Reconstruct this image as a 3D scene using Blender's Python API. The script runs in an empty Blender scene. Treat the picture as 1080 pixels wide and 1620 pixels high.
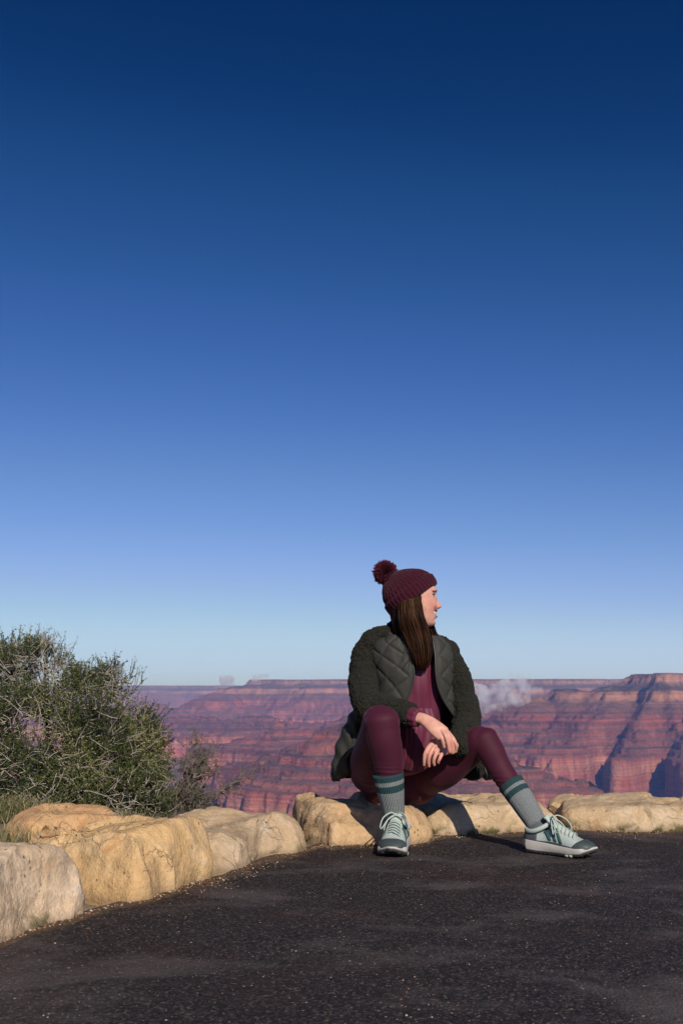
import bpy, bmesh, math, random
import numpy as np
from mathutils import Vector, Matrix
R = math.radians
SC = bpy.context.scene
COL = SC.collection
rng = np.random.default_rng(7)
random.seed(7)

# ---------------------------------------------------------------- camera geometry
F = 1575.0; PITCH = R(10.61); CH = 0.565
CP, SP = math.cos(PITCH), math.sin(PITCH)
def ray(px, py):
    a = (px-540)/F; b = -(py-810)/F
    return Vector((a, CP - b*SP, SP + b*CP))
def at(px, py, Y):
    d = ray(px, py); t = Y/d.y
    return Vector((d.x*t, Y, CH + d.z*t))
def ground(px, py, z=0.0):
    d = ray(px, py); t = (z-CH)/d.z
    return Vector((d.x*t, d.y*t, z))
def theta(px): return math.atan((px-540)*CP/F)

# ---------------------------------------------------------------- noise (numpy)
def _h(ix, iy, iz, seed):
    n = (ix.astype(np.int64)*374761393 + iy.astype(np.int64)*668265263 + iz.astype(np.int64)*2147483647 + seed*974634777) & 0xffffffff
    n = ((n ^ (n >> 13))*1274126177) & 0xffffffff
    n = ((n ^ (n >> 16))*2246822519) & 0xffffffff
    return ((n ^ (n >> 15)) & 0xffffff)/8388607.5 - 1.0
def vn(p, seed=0):
    p = np.asarray(p, float)
    i = np.floor(p).astype(np.int64); f = p-i; f = f*f*f*(f*(f*6-15)+10)
    if p.shape[1] == 2:
        z = np.zeros_like(i[:,0])
        a = _h(i[:,0],i[:,1],z,seed); b = _h(i[:,0]+1,i[:,1],z,seed)
        c = _h(i[:,0],i[:,1]+1,z,seed); d = _h(i[:,0]+1,i[:,1]+1,z,seed)
        return (a*(1-f[:,0])+b*f[:,0])*(1-f[:,1]) + (c*(1-f[:,0])+d*f[:,0])*f[:,1]
    r = 0
    for dz in (0,1):
        wz = f[:,2] if dz else 1-f[:,2]
        for dy in (0,1):
            wy = f[:,1] if dy else 1-f[:,1]
            for dx in (0,1):
                wx = f[:,0] if dx else 1-f[:,0]
                r = r + _h(i[:,0]+dx,i[:,1]+dy,i[:,2]+dz,seed)*wx*wy*wz
    return r
def fbm(p, seed=0, octv=4, gain=.5, lac=2.03):
    p = np.asarray(p, float); r = 0; a = 1; s = 0
    for k in range(octv):
        r = r + a*vn(p, seed+k*17); s += a; a *= gain; p = p*lac+13.7
    return r/s
def ridged(p, seed=0, octv=3):
    p = np.asarray(p, float); r = 0; a = 1; s = 0
    for k in range(octv):
        r = r + a*(1-2*np.abs(vn(p, seed+k*31))); s += a; a *= .5; p = p*2.1+5.3
    return r/s

# ---------------------------------------------------------------- materials
class NT:
    def __init__(s, name):
        s.m = bpy.data.materials.new(name); s.m.use_nodes = True
        s.t = s.m.node_tree; s.n = s.t.nodes; s.l = s.t.links
        s.b = s.n['Principled BSDF']; s.out = s.n['Material Output']
    def __getitem__(s, k): return s.b.inputs[k]
    def add(s, ty, **kw):
        n = s.n.new(ty)
        for k, v in kw.items():
            if k.startswith('_'): setattr(n, k[1:], v)
        return n
    def inp(s, n, key, v):
        if v is None: return
        i = n.inputs[key]
        if isinstance(v, bpy.types.NodeSocket): s.l.new(v, i)
        else:
            if isinstance(v, (tuple, list)) and len(v) == 3 and i.type == 'RGBA': v = (*v, 1)
            i.default_value = v
    def coord(s, kind='Object', scale=(1,1,1), rot=(0,0,0), loc=(0,0,0)):
        tc = s.n.new('ShaderNodeTexCoord'); mp = s.n.new('ShaderNodeMapping')
        s.l.new(tc.outputs[kind], mp.inputs[0]); mp.inputs['Scale'].default_value = scale
        mp.inputs['Rotation'].default_value = rot; mp.inputs['Location'].default_value = loc
        return mp.outputs[0]
    def noise(s, co, sc, det=4, rough=.55, dist=0):
        n = s.n.new('ShaderNodeTexNoise'); s.l.new(co, n.inputs['Vector'])
        n.inputs['Scale'].default_value = sc; n.inputs['Detail'].default_value = det
        n.inputs['Roughness'].default_value = rough; n.inputs['Distortion'].default_value = dist
        return n.outputs['Fac']
    def voro(s, co, sc, feat='F1', rnd=1, out='Distance'):
        n = s.n.new('ShaderNodeTexVoronoi'); n.feature = feat; s.l.new(co, n.inputs['Vector'])
        n.inputs['Scale'].default_value = sc; n.inputs['Randomness'].default_value = rnd
        return n.outputs[out]
    def wave(s, co, sc, dist=0, direction='X', det=2, dsc=1):
        n = s.n.new('ShaderNodeTexWave'); n.bands_direction = direction; s.l.new(co, n.inputs['Vector'])
        n.inputs['Scale'].default_value = sc; n.inputs['Distortion'].default_value = dist
        n.inputs['Detail'].default_value = det; n.inputs['Detail Scale'].default_value = dsc
        return n.outputs['Fac']
    def ramp(s, fac, stops, interp='LINEAR'):
        n = s.n.new('ShaderNodeValToRGB'); s.l.new(fac, n.inputs[0]); e = n.color_ramp.elements
        n.color_ramp.interpolation = interp
        while len(e) < len(stops): e.new(.5)
        for k, (p, c) in enumerate(stops):
            e[k].position = p; e[k].color = (c, c, c, 1) if isinstance(c, (int, float)) else (*c, 1)
        return n.outputs[0]
    def mix(s, fac, a, b, mode='MIX'):
        n = s.n.new('ShaderNodeMix'); n.data_type = 'RGBA'; n.blend_type = mode
        s.inp(n, 0, fac); s.inp(n, 6, a); s.inp(n, 7, b); return n.outputs[2]
    def math(s, op, a, b=None, c=None, clamp=False):
        n = s.n.new('ShaderNodeMath'); n.operation = op; n.use_clamp = clamp
        s.inp(n, 0, a); s.inp(n, 1, b); s.inp(n, 2, c); return n.outputs[0]
    def attr(s, name, out='Fac'):
        n = s.n.new('ShaderNodeAttribute'); n.attribute_name = name; return n.outputs[out]
    def sep(s, v):
        n = s.n.new('ShaderNodeSeparateXYZ'); s.l.new(v, n.inputs[0]); return n.outputs
    def bump(s, h, strength=.5, dist=.01, prev=None):
        n = s.n.new('ShaderNodeBump'); s.l.new(h, n.inputs['Height'])
        n.inputs['Strength'].default_value = strength; n.inputs['Distance'].default_value = dist
        if prev is not None: s.l.new(prev, n.inputs['Normal'])
        s.l.new(n.outputs[0], s.b.inputs['Normal']); return n.outputs[0]
    def set(s, **kw):
        for k, v in kw.items(): s.inp(s.b, k.replace('_', ' '), v)
        return s
def simple(name, col, rough=.7, var=.15, sc=60, bump=.2, bd=.002, spec=.4, **kw):
    m = NT(name); co = m.coord()
    f = m.noise(co, sc, 4)
    c = m.mix(f, tuple(x*(1-var) for x in col), tuple(min(1, x*(1+var)) for x in col))
    m.set(Base_Color=c, Roughness=rough); m.inp(m.b, 'Specular IOR Level', spec)
    if bump: m.bump(m.noise(co, sc*2, 3), bump, bd)
    return m.m

# ---------------------------------------------------------------- mesh builders
def mesh_from(name, v, f, uv=None, mat=None, smooth=True):
    me = bpy.data.meshes.new(name)
    v = np.asarray(v, float).reshape(-1, 3); f = np.asarray(f, np.int32)
    if f.ndim == 2:
        k = f.shape[1]; nf = len(f)
        me.vertices.add(len(v)); me.vertices.foreach_set('co', v.ravel())
        me.loops.add(nf*k); me.loops.foreach_set('vertex_index', f.ravel())
        me.polygons.add(nf); me.polygons.foreach_set('loop_start', np.arange(0, nf*k, k, dtype=np.int32))
        me.polygons.foreach_set('loop_total', np.full(nf, k, dtype=np.int32))
        me.update(calc_edges=True); me.validate()
    if uv is not None:
        l = me.uv_layers.new(name='UVMap'); l.data.foreach_set('uv', np.asarray(uv, float)[f.ravel()].ravel())
    if smooth: me.polygons.foreach_set('use_smooth', np.ones(len(me.polygons), bool))
    if mat: me.materials.append(mat)
    return me
def link(name, me, parent=None, mat=None, **props):
    o = bpy.data.objects.new(name, me); COL.objects.link(o)
    if mat and me is not None and not me.materials: me.materials.append(mat)
    if parent: o.parent = parent
    for k, v in props.items(): o[k] = v
    return o
class MB:
    """collects quads / tris; ends as ONE mesh object"""
    def __init__(s): s.v = []; s.f = []; s.uv = []; s.n = 0
    def add(s, v, f, uv=None):
        v = np.asarray(v, float).reshape(-1, 3); f = np.asarray(f, np.int64)
        if f.shape[1] == 3: f = np.concatenate([f, f[:, 2:3]], 1)
        s.v.append(v); s.f.append(f+s.n); s.n += len(v)
        s.uv.append(np.zeros((len(v), 2)) if uv is None else np.asarray(uv, float))
    def grid(s, P, closed_u=False, closed_v=False, uv=None):
        """P: (nv,nu,3)"""
        nv, nu = P.shape[:2]; idx = np.arange(nv*nu).reshape(nv, nu)
        a = idx if not closed_u else np.concatenate([idx, idx[:, :1]], 1)
        if closed_v: a = np.concatenate([a, a[:1]], 0)
        f = np.stack([a[:-1, :-1], a[:-1, 1:], a[1:, 1:], a[1:, :-1]], -1).reshape(-1, 4)
        if uv is None:
            U, V = np.meshgrid(np.linspace(0, 1, nu), np.linspace(0, 1, nv)); uv = np.stack([U, V], -1)
        s.add(P.reshape(-1, 3), f, uv.reshape(-1, 2))
    def build(s, name, mat=None, parent=None, smooth=True, **props):
        v = np.concatenate(s.v); f = np.concatenate(s.f); uv = np.concatenate(s.uv)
        tri = f[:, 2] == f[:, 3]
        me = bpy.data.meshes.new(name)
        cnt = np.where(tri, 3, 4).astype(np.int32); st = np.concatenate([[0], np.cumsum(cnt)[:-1]]).astype(np.int32)
        mask = np.ones((len(f), 4), bool); mask[tri, 3] = False
        loops = f[mask].astype(np.int32)
        me.vertices.add(len(v)); me.vertices.foreach_set('co', v.ravel())
        me.loops.add(len(loops)); me.loops.foreach_set('vertex_index', loops)
        me.polygons.add(len(f)); me.polygons.foreach_set('loop_start', st); me.polygons.foreach_set('loop_total', cnt)
        me.update(calc_edges=True)
        l = me.uv_layers.new(name='UVMap'); l.data.foreach_set('uv', uv[loops].ravel())
        if smooth: me.polygons.foreach_set('use_smooth', np.ones(len(f), bool))
        return link(name, me, parent, mat, **props)
def catmull(P, n):
    """P (k,d) -> resampled with n per span"""
    P = np.asarray(P, float); k = len(P)
    if k == 2:
        t = np.linspace(0, 1, n+1)[:, None]; return P[0]*(1-t)+P[1]*t
    Q = np.concatenate([[2*P[0]-P[1]], P, [2*P[-1]-P[-2]]]); out = []
    for i in range(k-1):
        p0, p1, p2, p3 = Q[i:i+4]
        t = np.linspace(0, 1, n, endpoint=False)[:, None]
        out.append(.5*((2*p1)+(-p0+p2)*t+(2*p0-5*p1+4*p2-p3)*t**2+(-p0+3*p1-3*p2+p3)*t**3))
    return np.concatenate(out+[P[-1:]])
def tube(mb, pts, rad, ref=(0, -1, 0), seg=20, per=6, cap=True, power=2.0, round_cap=.6, disp=None):
    """loft an elliptic tube; rad = list of r or (r_side, r_ref)"""
    pts = np.array([tuple(p) for p in pts], float)
    rad = np.array([(r, r) if isinstance(r, (int, float)) else tuple(r) for r in rad], float)
    A = catmull(np.concatenate([pts, rad], 1), per); C = A[:, :3]; RR = np.maximum(A[:, 3:], 1e-5)
    T = np.gradient(C, axis=0); T /= np.linalg.norm(T, axis=1)[:, None]+1e-12
    ref = np.asarray(ref, float)
    S = np.cross(T, ref); S /= np.linalg.norm(S, axis=1)[:, None]+1e-12
    N = np.cross(S, T)
    # N is the projected ref direction (up to sign)
    if cap:
        def capr(c, t, rr, sgn):
            res = []
            for a in ((20, 45, 66, 82) if sgn > 0 else (82, 66, 45, 20)):
                a = R(a); res.append((c+sgn*t*rr.mean()*round_cap*math.sin(a), rr*math.cos(a)))
            return res
        c0 = capr(C[0], T[0], RR[0], -1); c1 = capr(C[-1], T[-1], RR[-1], 1)
        C = np.concatenate([[c for c, _ in c0], C, [c for c, _ in c1]]); RR = np.concatenate([[r for _, r in c0], RR, [r for _, r in c1]])
        S = np.concatenate([[S[0]]*4, S, [S[-1]]*4]); N = np.concatenate([[N[0]]*4, N, [N[-1]]*4]); 
    th = np.linspace(0, 2*math.pi, seg, endpoint=False)
    ct, st = np.cos(th), np.sin(th); e = 2/power
    ct = np.sign(ct)*np.abs(ct)**e; st = np.sign(st)*np.abs(st)**e
    P = C[:, None]+S[:, None]*(RR[:, 0][:, None, None]*ct[None, :, None])+N[:, None]*(RR[:, 1][:, None, None]*st[None, :, None])
    if disp is not None:
        dn = P-C[:, None]; dn /= np.linalg.norm(dn, axis=2)[:, :, None]+1e-9
        V = np.linspace(0, 1, len(C))[:, None]+0*th[None]; U = th[None]/(2*math.pi)+0*V
        P = P+dn*disp(U, V)[:, :, None]
    n0 = mb.n
    al = np.concatenate([[0], np.cumsum(np.linalg.norm(np.diff(C, axis=0), axis=1))]); al /= al[-1]
    uvU, uvV = np.meshgrid(np.linspace(0, 1, seg, endpoint=False), al)
    # mirrored u so there is no seam jump
    mb.grid(P, closed_u=True, uv=np.stack([1-np.abs(2*uvU-1), uvV], -1))
    if cap:
        k = len(C)
        for ring, c in ((0, C[0]), (k-1, C[-1])):
            base = n0+ring*seg
            ids = np.arange(seg)+base; nx = np.roll(ids, -1)
            cid = mb.n
            mb.v.append(np.array([P[ring].mean(0)])); mb.uv.append(np.array([[0, float(ring > 0)]])); mb.n += 1
            a, b = (nx, ids) if ring == 0 else (ids, nx)
            ff = np.stack([a, b, np.full(seg, cid), np.full(seg, cid)], 1); mb.f.append(ff)
    return C
def blob(mb, c, r, rot=None, nu=20, nv=14):
    u = np.linspace(0, 2*math.pi, nu, endpoint=False); v = np.linspace(0.04, math.pi-.04, nv)
    P = np.stack([np.sin(v)[:, None]*np.cos(u), np.sin(v)[:, None]*np.sin(u), np.cos(v)[:, None]+0*u], -1)*np.asarray(r, float)
    if rot is not None: P = P@np.array(rot.to_3x3()).T
    n0 = mb.n
    mb.grid(P+np.asarray(tuple(c)), closed_u=True)
    ids = np.arange(nu)
    mb.f.append(np.stack([n0+ids[1:-1], n0+ids[2:], np.full(nu-2, n0), np.full(nu-2, n0)], 1))
    b = n0+(nv-1)*nu
    mb.f.append(np.stack([b+ids[2:], b+ids[1:-1], np.full(nu-2, b), np.full(nu-2, b)], 1))
def bake(o):
    dg = bpy.context.evaluated_depsgraph_get(); dg.update()
    me = bpy.data.meshes.new_from_object(o.evaluated_get(dg), depsgraph=dg)
    mats = list(o.data.materials); o.modifiers.clear(); o.data = me
    me.materials.clear()
    for m in mats: me.materials.append(m)
    return o
def fuse(o, voxel=.005, smooth=4, fac=.5):
    m = o.modifiers.new('r', 'REMESH'); m.mode = 'VOXEL'; m.voxel_size = voxel; m.use_smooth_shade = True
    if smooth:
        s = o.modifiers.new('s', 'SMOOTH'); s.factor = fac; s.iterations = smooth
    return bake(o)
def getv(o):
    n = len(o.data.vertices); a = np.empty(n*3); o.data.vertices.foreach_get('co', a)
    b = np.empty(n*3); o.data.vertices.foreach_get('normal', b)
    return a.reshape(-1, 3), b.reshape(-1, 3)
def setv(o, v): o.data.vertices.foreach_set('co', np.asarray(v).ravel()); o.data.update()
def displace(o, fn):
    v, n = getv(o); setv(o, v+n*fn(v, n)[:, None])

# ---------------------------------------------------------------- camera
cd = bpy.data.cameras.new('camera'); cam = bpy.data.objects.new('camera', cd); COL.objects.link(cam); SC.camera = cam
cam.location = (0, 0, CH); cam.rotation_euler = (R(90)+PITCH, 0, 0)
cd.sensor_fit = 'VERTICAL'; cd.sensor_height = 36; cd.lens = 35; cd.clip_start = .05; cd.clip_end = 120000
cd.dof.use_dof = True; cd.dof.focus_distance = 3.95; cd.dof.aperture_fstop = 10

# ---------------------------------------------------------------- light
SUN_AZ = R(17); SUN_EL = R(30)     # the sun is behind the camera, a little to its right
sd = bpy.data.lights.new('sun', 'SUN'); so = bpy.data.objects.new('sun', sd); COL.objects.link(so)
sd.energy = 4.4; sd.angle = R(.5); sd.color = (1, .93, .82)
ldir = Vector((-math.sin(SUN_AZ)*math.cos(SUN_EL), math.cos(SUN_AZ)*math.cos(SUN_EL), -math.sin(SUN_EL)))
so.rotation_euler = ldir.to_track_quat('-Z', 'Y').to_euler()
w = bpy.data.worlds.new('World'); SC.world = w; w.use_nodes = True
nt = w.node_tree; bg = nt.nodes['Background']
sky = nt.nodes.new('ShaderNodeTexSky'); sky.sky_type = 'NISHITA'; sky.sun_disc = False
sky.sun_elevation = SUN_EL; sky.sun_rotation = math.pi-SUN_AZ; sky.altitude = 2150
sky.air_density = 1.0; sky.dust_density = .3; sky.ozone_density = 1.6
SKY_STR = .1
gm = nt.nodes.new('ShaderNodeGamma'); gm.inputs[1].default_value = 1.55
mul = nt.nodes.new('ShaderNodeMix'); mul.data_type = 'RGBA'; mul.blend_type = 'MULTIPLY'; mul.inputs[0].default_value = 1
mul.inputs[7].default_value = (.22, .22, .22, 1)
nt.links.new(sky.outputs[0], mul.inputs[6]); nt.links.new(mul.outputs[2], gm.inputs[0])
m2 = nt.nodes.new('ShaderNodeMix'); m2.data_type = 'RGBA'; m2.blend_type = 'MULTIPLY'; m2.inputs[0].default_value = 1
m2.inputs[7].default_value = (3.5, 3.3, 3.6, 1)
nt.links.new(gm.outputs[0], m2.inputs[6])
m2.inputs[7].default_value = (.35, .33, .36, 1)
cu = nt.nodes.new('ShaderNodeRGBCurve'); nt.links.new(m2.outputs[2], cu.inputs['Color'])
for ch, pts in enumerate(([(0,0),(.022,.0007),(.0369,.013),(.0762,.0545),(.162,.147),(.376,.315),(.694,.445),(1,.50)],
        [(0,0),(.0467,.0252),(.0762,.063),(.159,.147),(.319,.287),(.631,.468),(.896,.597),(1,.63)],
        [(0,0),(.136,.112),(.212,.212),(.407,.429),(.702,.635),(.90,.75),(.973,.785),(1,.79)])):
    c = cu.mapping.curves[ch]; c.points[0].location = pts[0]; c.points[1].location = pts[-1]
    for p_ in pts[1:-1]: c.points.new(*p_)
cu.mapping.update()
m3 = nt.nodes.new('ShaderNodeMix'); m3.data_type = 'RGBA'; m3.blend_type = 'MULTIPLY'; m3.inputs[0].default_value = 1; m3.inputs[7].default_value = (10, 10, 10, 1)
wtc = nt.nodes.new('ShaderNodeTexCoord'); wsp = nt.nodes.new('ShaderNodeSeparateXYZ'); nt.links.new(wtc.outputs['Generated'], wsp.inputs[0])
wr = nt.nodes.new('ShaderNodeMapRange'); wr.inputs[1].default_value = 0; wr.inputs[2].default_value = .085; wr.inputs[3].default_value = .9; wr.inputs[4].default_value = 0; wr.interpolation_type = 'SMOOTHSTEP'
nt.links.new(wsp.outputs[2], wr.inputs[0]); m4 = nt.nodes.new('ShaderNodeMix'); m4.data_type = 'RGBA'; nt.links.new(wr.outputs[0], m4.inputs[0])
nt.links.new(cu.outputs[0], m4.inputs[6]); m4.inputs[7].default_value = (.455, .60, .93, 1)      # the sky brightens to pale blue at the horizon
nt.links.new(m4.outputs[2], m3.inputs[6]); nt.links.new(m3.outputs[2], bg.inputs[0]); bg.inputs[1].default_value = SKY_STR
SC.view_settings.view_transform = 'Standard'; SC.view_settings.look = 'None'
SC.view_settings.exposure = 0; SC.view_settings.gamma = 1
SC.render.engine = 'CYCLES'
# ================================================================ near ground height
def rim_y(x):
    x = np.asarray(x, float)
    return np.where(x > -.3, 5.05, 5.05+np.clip((-.3-x)*.6, 0, 1.2))+.18*np.sin(x*1.7)
def near_z(x, y):
    x = np.asarray(x, float); y = np.asarray(y, float)
    d = np.maximum(0, y-rim_y(x))
    z = -.0-d*.95*(1-np.exp(-d/.35))
    # soil bank behind the stones on the left
    bank = np.clip((-x-.62)/.35, 0, 1)*np.clip((y-(3.25+(x+1.0)*.75))/.35, 0, 1)
    return np.where(y < 60, z+bank*.085*np.exp(-d*1.5), z)
def far_near(x, y):          # the slope just below the rim, down to the canyon
    r = np.maximum(0, y-5)
    return -r*.95*np.exp(-r/260)-(1-np.exp(-r/260))*(240)-np.clip((r-300)/1400, 0, 1)*450

# ================================================================ the canyon terrain
PROF_S = [-9000,-600, -1,  0,  45, 170, 178, 240, 255, 470,  480, 500, 570, 578, 650, 660, 730, 738, 810, 820, 885, 900, 945,1000,1250,1258,1800,1815,1835,1900,3400,3420,3900,4200, 9000]
PROF_Z = [ 163, 157,153,150, 85,  45,  40, -15, -20,-100, -118,-122,-145,-170,-188,-212,-225,-250,-262,-285,-292,-300,-455,-470,-525,-545,-610,-615,-655,-662,-700,-760,-1000,-1130,-1140]
def P2(px, Y): t = (px-540)*CP/F; return np.array([t*Y, Y])
def uplift(Y): return np.clip((Y-6000)*.0125, 0, 125)-np.clip((5200-Y)*.02, 0, 40)
FEATS = [
 # list of (px, Y, s0, halfwidth)
 [(-900,28500,-3000,3500),(360,28500,-2800,3500),(1900,29000,-3000,3500)],
 [(545,13600,-80,900),(700,13900,-80,1500),(1000,14000,-80,1900),(1500,13800,-80,2000)],
 [(550,13300,-60,600),(480,12900,30,250),(440,12700,300,140),(350,12800,450,100)],
 [(1170,6900,-60,500),(1400,7000,-60,800)],
 [(1150,6700,-60,250),(1090,6400,-40,160),(1030,6300,-10,90),(995,6300,70,50),(930,6500,185,60),(870,6500,200,60),(800,6400,390,50),(745,6200,480,50),(690,6100,700,40)],
 [(1085,6300,0,80),(1100,5600,420,60),(1080,5100,700,60)],
 [(1010,6250,260,40),(985,5700,560,50),(972,5300,880,50)],
 [(905,6450,330,40),(890,5900,620,40),(880,5450,880,50)],
 [(1085,6250,200,60),(1072,5600,520,70),(1060,5000,860,70)],
 [(830,6450,420,40),(822,6000,640,40),(815,5500,890,40)],
 [(440,4600,900,70),(560,4250,760,90),(640,4000,560,100),(770,3900,600,110),(850,3950,830,90)],
 [(560,4250,800,60),(500,4000,1120,60),(420,3800,1400,60)],
 [(400,8700,640,60),(420,8700,700,60)],
 [(400,8700,820,160),(545,8400,700,120),(300,8600,860,200),(180,8500,870,300),(560,8300,780,300)],
 [(230,11500,440,150),(300,11800,430,150)],
 [(545,7600,700,70),(700,7400,650,120)],
 [(330,6000,900,90),(420,5900,850,160),(520,5700,820,180),(640,5500,850,150)],
 [(250,5900,1190,100),(120,6000,1100,120),(-200,6400,880,300),(-500,6300,500,300)],
 [(700,7600,620,250),(850,7700,600,250)],
 [(-100,9800,500,400),(100,10500,480,300)],
 [(1050,4300,1230,70),(1200,4200,1000,100),(1400,4000,700,200)],
]
def canyon_height(X, Y):
    p = np.stack([X, Y], 1)
    wx = 260*vn(p/1500, 5)+90*vn(p/420, 6); wy = 260*vn(p/1500, 9)+90*vn(p/420, 10)
    far = np.clip((Y-9000)/8000, 0, 1)
    k = .6+.9*far
    q = np.stack([X+wx*k, Y+wy*k], 1)
    s = np.full(len(X), 5200.0)
    for ft in FEATS:
        pts = [(P2(a, b), c, d) for a, b, c, d in ft]
        for (A, s0, h0), (B, s1, h1) in zip(pts[:-1], pts[1:]):
            AB = B-A; t = np.clip(((q-A)@AB)/(AB@AB), 0, 1)
            d = np.linalg.norm(q-(A+t[:, None]*AB), axis=1)
            si = s0+(s1-s0)*t+np.maximum(0, d-(h0+(h1-h0)*t))
            # smooth minimum
            kk = 60.0; h = np.clip(.5+.5*(s-si)/kk, 0, 1)
            s = s*(1-h)+si*h-kk*h*(1-h)
    for A, B, wd, am in ((P2(872,5200), P2(990,6350), 85, 400), (P2(968,4850), P2(1012,5900), 80, 420), (P2(1068,4650), P2(1130,6000), 95, 450), (P2(890,5150), P2(905,5700), 60, 300), (P2(428,4550), P2(458,5600), 60, 350), (P2(385,8300), P2(398,9100), 60, 250), (P2(820,5900), P2(850,6500), 70, 260), (P2(1040,5500), P2(1075,6300), 60, 300)):
        AB = B-A; t = np.clip(((q-A)@AB)/(AB@AB), 0, 1); d = np.linalg.norm(q-(A+t[:, None]*AB), axis=1)
        s = s+.5*am*np.exp(-(d/wd)**2)
    amp = np.clip(s/500, .12, 1)*(1+.8*far)
    s = s-amp*(230*ridged(p/950, 21, 3)+70*ridged(p/240, 33, 3)+34*ridged(p/85, 35, 2))-20*vn(p/60, 41)-11*vn(p/28, 43)-30*fbm(p/180, 47, 3)
    z = np.interp(s, PROF_S, PROF_Z)
    strat = z.copy()
    z = z+uplift(Y)+fbm(p/500, 55, 3)*7+vn(p/60, 57)*2.2*np.clip(s/300, .2, 1)
    return z, strat
def build_canyon():
    th = np.linspace(R(-36), R(36), 1150)
    inner = np.abs(th) < R(22)
    th = np.concatenate([np.linspace(R(-37), R(-21), 160, endpoint=False), np.linspace(R(-21), R(21), 900), np.linspace(R(21), R(37), 160)[1:]])
    r = np.concatenate([np.geomspace(14, 2300, 60, endpoint=False), np.geomspace(2300, 16500, 760, endpoint=False), np.geomspace(16500, 36000, 120)])
    TH, RR = np.meshgrid(th, r)
    X = (RR*np.sin(TH)).ravel(); Y = (RR*np.cos(TH)).ravel()
    z, strat = canyon_height(X, Y)
    nz = far_near(X, Y)
    t = np.clip((RR.ravel()-1500)/900, 0, 1); t = t*t*(3-2*t)
    # near the rim only the slope under the wall counts
    zz = nz*(1-t)+np.minimum(z, 1e9)*t
    me_v = np.stack([X, Y, zz], 1)
    mb = MB(); mb.grid(me_v.reshape(len(r), len(th), 3)[:, ::-1])
    o = mb.build('canyon', kind='structure')
    a = o.data.attributes.new('strat', 'FLOAT', 'POINT'); a.data.foreach_set('value', (strat*t+zz*(1-t)).reshape(len(r), len(th))[:, ::-1].ravel().astype(np.float32))
    # material
    m = NT('canyon_rock'); co = m.coord('Object')
    st = m.attr('strat')
    lam = m.noise(co, .0016, 4)
    fine = m.noise(m.coord('Object', (.0015, .0015, .05)), 1, 5, .6)
    st = m.math('ADD', st, m.math('MULTIPLY', m.math('SUBTRACT', lam, .5), 34.0))
    st = m.math('ADD', st, m.math('MULTIPLY', m.math('SUBTRACT', fine, .5), 46.0))
    f = m.math('DIVIDE', m.math('ADD', st, 1150), 1350.0)
    def s(z, c): return ((z+1150)/1350, c)
    red = (.42, .145, .105); dred = (.33, .095, .065); talus = (.21, .125, .105); buff = (.60, .36, .22); grey = (.20, .155, .13); cream = (.52, .35, .25)
    stops = [s(-1150, (.10,.07,.07)), s(-720, (.14,.10,.09)), s(-665, (.17,.14,.10)), s(-650, (.20,.11,.08)), s(-612, (.26,.15,.10)), s(-600, (.19,.165,.12)), s(-560, (.17,.14,.11)),
     s(-525, (.24,.16,.12)), s(-478, (.23,.14,.11)), s(-455, (.46,.20,.14)), s(-400, (.42,.14,.10)), s(-350, (.54,.28,.19)), s(-305, (.42,.14,.10)), s(-292, (.26,.13,.10)), s(-276, red), s(-262, talus),
     s(-240, red), s(-222, talus), s(-200, (.42,.12,.085)), s(-182, talus), s(-160, red), s(-140, (.28,.11,.08)), s(-118, (.46,.14,.09)), s(-95, (.27,.12,.09)), s(-30, (.30,.17,.12)), s(-12, buff), s(35, (.62,.34,.20)),
     s(48, (.17,.15,.11)), s(82, (.22,.17,.13)), s(100, cream), s(145, (.46,.28,.19)), s(160, (.05,.06,.04))]
    base = m.ramp(f, stops)
    # talus and scrub gather on the gentle slopes
    geo = m.n.new('ShaderNodeNewGeometry'); nz = m.sep(geo.outputs['Normal'])[2]
    sl = m.ramp(nz, [(.52, 0), (.82, 1)])
    patch = m.ramp(m.noise(co, .006, 5, .65), [(.35, 0), (.62, 1)])
    base = m.mix(m.math('MULTIPLY', sl, m.math('MULTIPLY_ADD', patch, .45, .25)), base, (.17, .125, .10))
    trees = m.ramp(m.voro(co, .045), [(.28, 1), (.42, 0)])
    high = m.ramp(f, [((10+1150)/1350, 0), ((50+1150)/1350, 1)])
    base = m.mix(m.math('MULTIPLY', m.math('MULTIPLY', trees, sl), m.math('MULTIPLY', high, .8)), base, (.045, .05, .03))
    # vertical streaks on the cliffs
    stk = m.noise(m.coord('Object', (.018, .018, .0016)), 1, 4, .6)
    base = m.mix(m.math('MULTIPLY', m.ramp(nz, [(.45, 1), (.75, 0)]), m.ramp(stk, [(.42, 0), (.68, .6)])), base, (.66, .38, .27))
    dk = m.ramp(m.noise(m.coord('Object', (.035, .035, .003)), 1, 3), [(.5, 0), (.72, .45)])
    base = m.mix(m.math('MULTIPLY', m.ramp(nz, [(.45, 1), (.75, 0)]), dk), base, (.2, .07, .05))
    bands = m.ramp(m.noise(m.coord('Object', (.0006, .0006, .11)), 1, 4, .65), [(.36, .60), (.5, .95), (.66, 1.35)])
    base = m.mix(.8, base, bands, 'MULTIPLY')
    big = m.noise(co, .0011, 3)
    base = m.mix(.35, base, m.ramp(big, [(.3, (.6,.62,.68)), (.7, (1.35,1.25,1.15))]), 'MULTIPLY')
    base = m.mix(1, base, (.87, .73, .75), 'MULTIPLY')
    m.set(Base_Color=base, Roughness=.95); m.inp(m.b, 'Specular IOR Level', .1)
    m.bump(m.noise(m.coord('Object', (.03, .03, .06)), 1, 5, .7), 1, 26)
    o.data.materials.append(m.m)
    return o
build_canyon()

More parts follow.
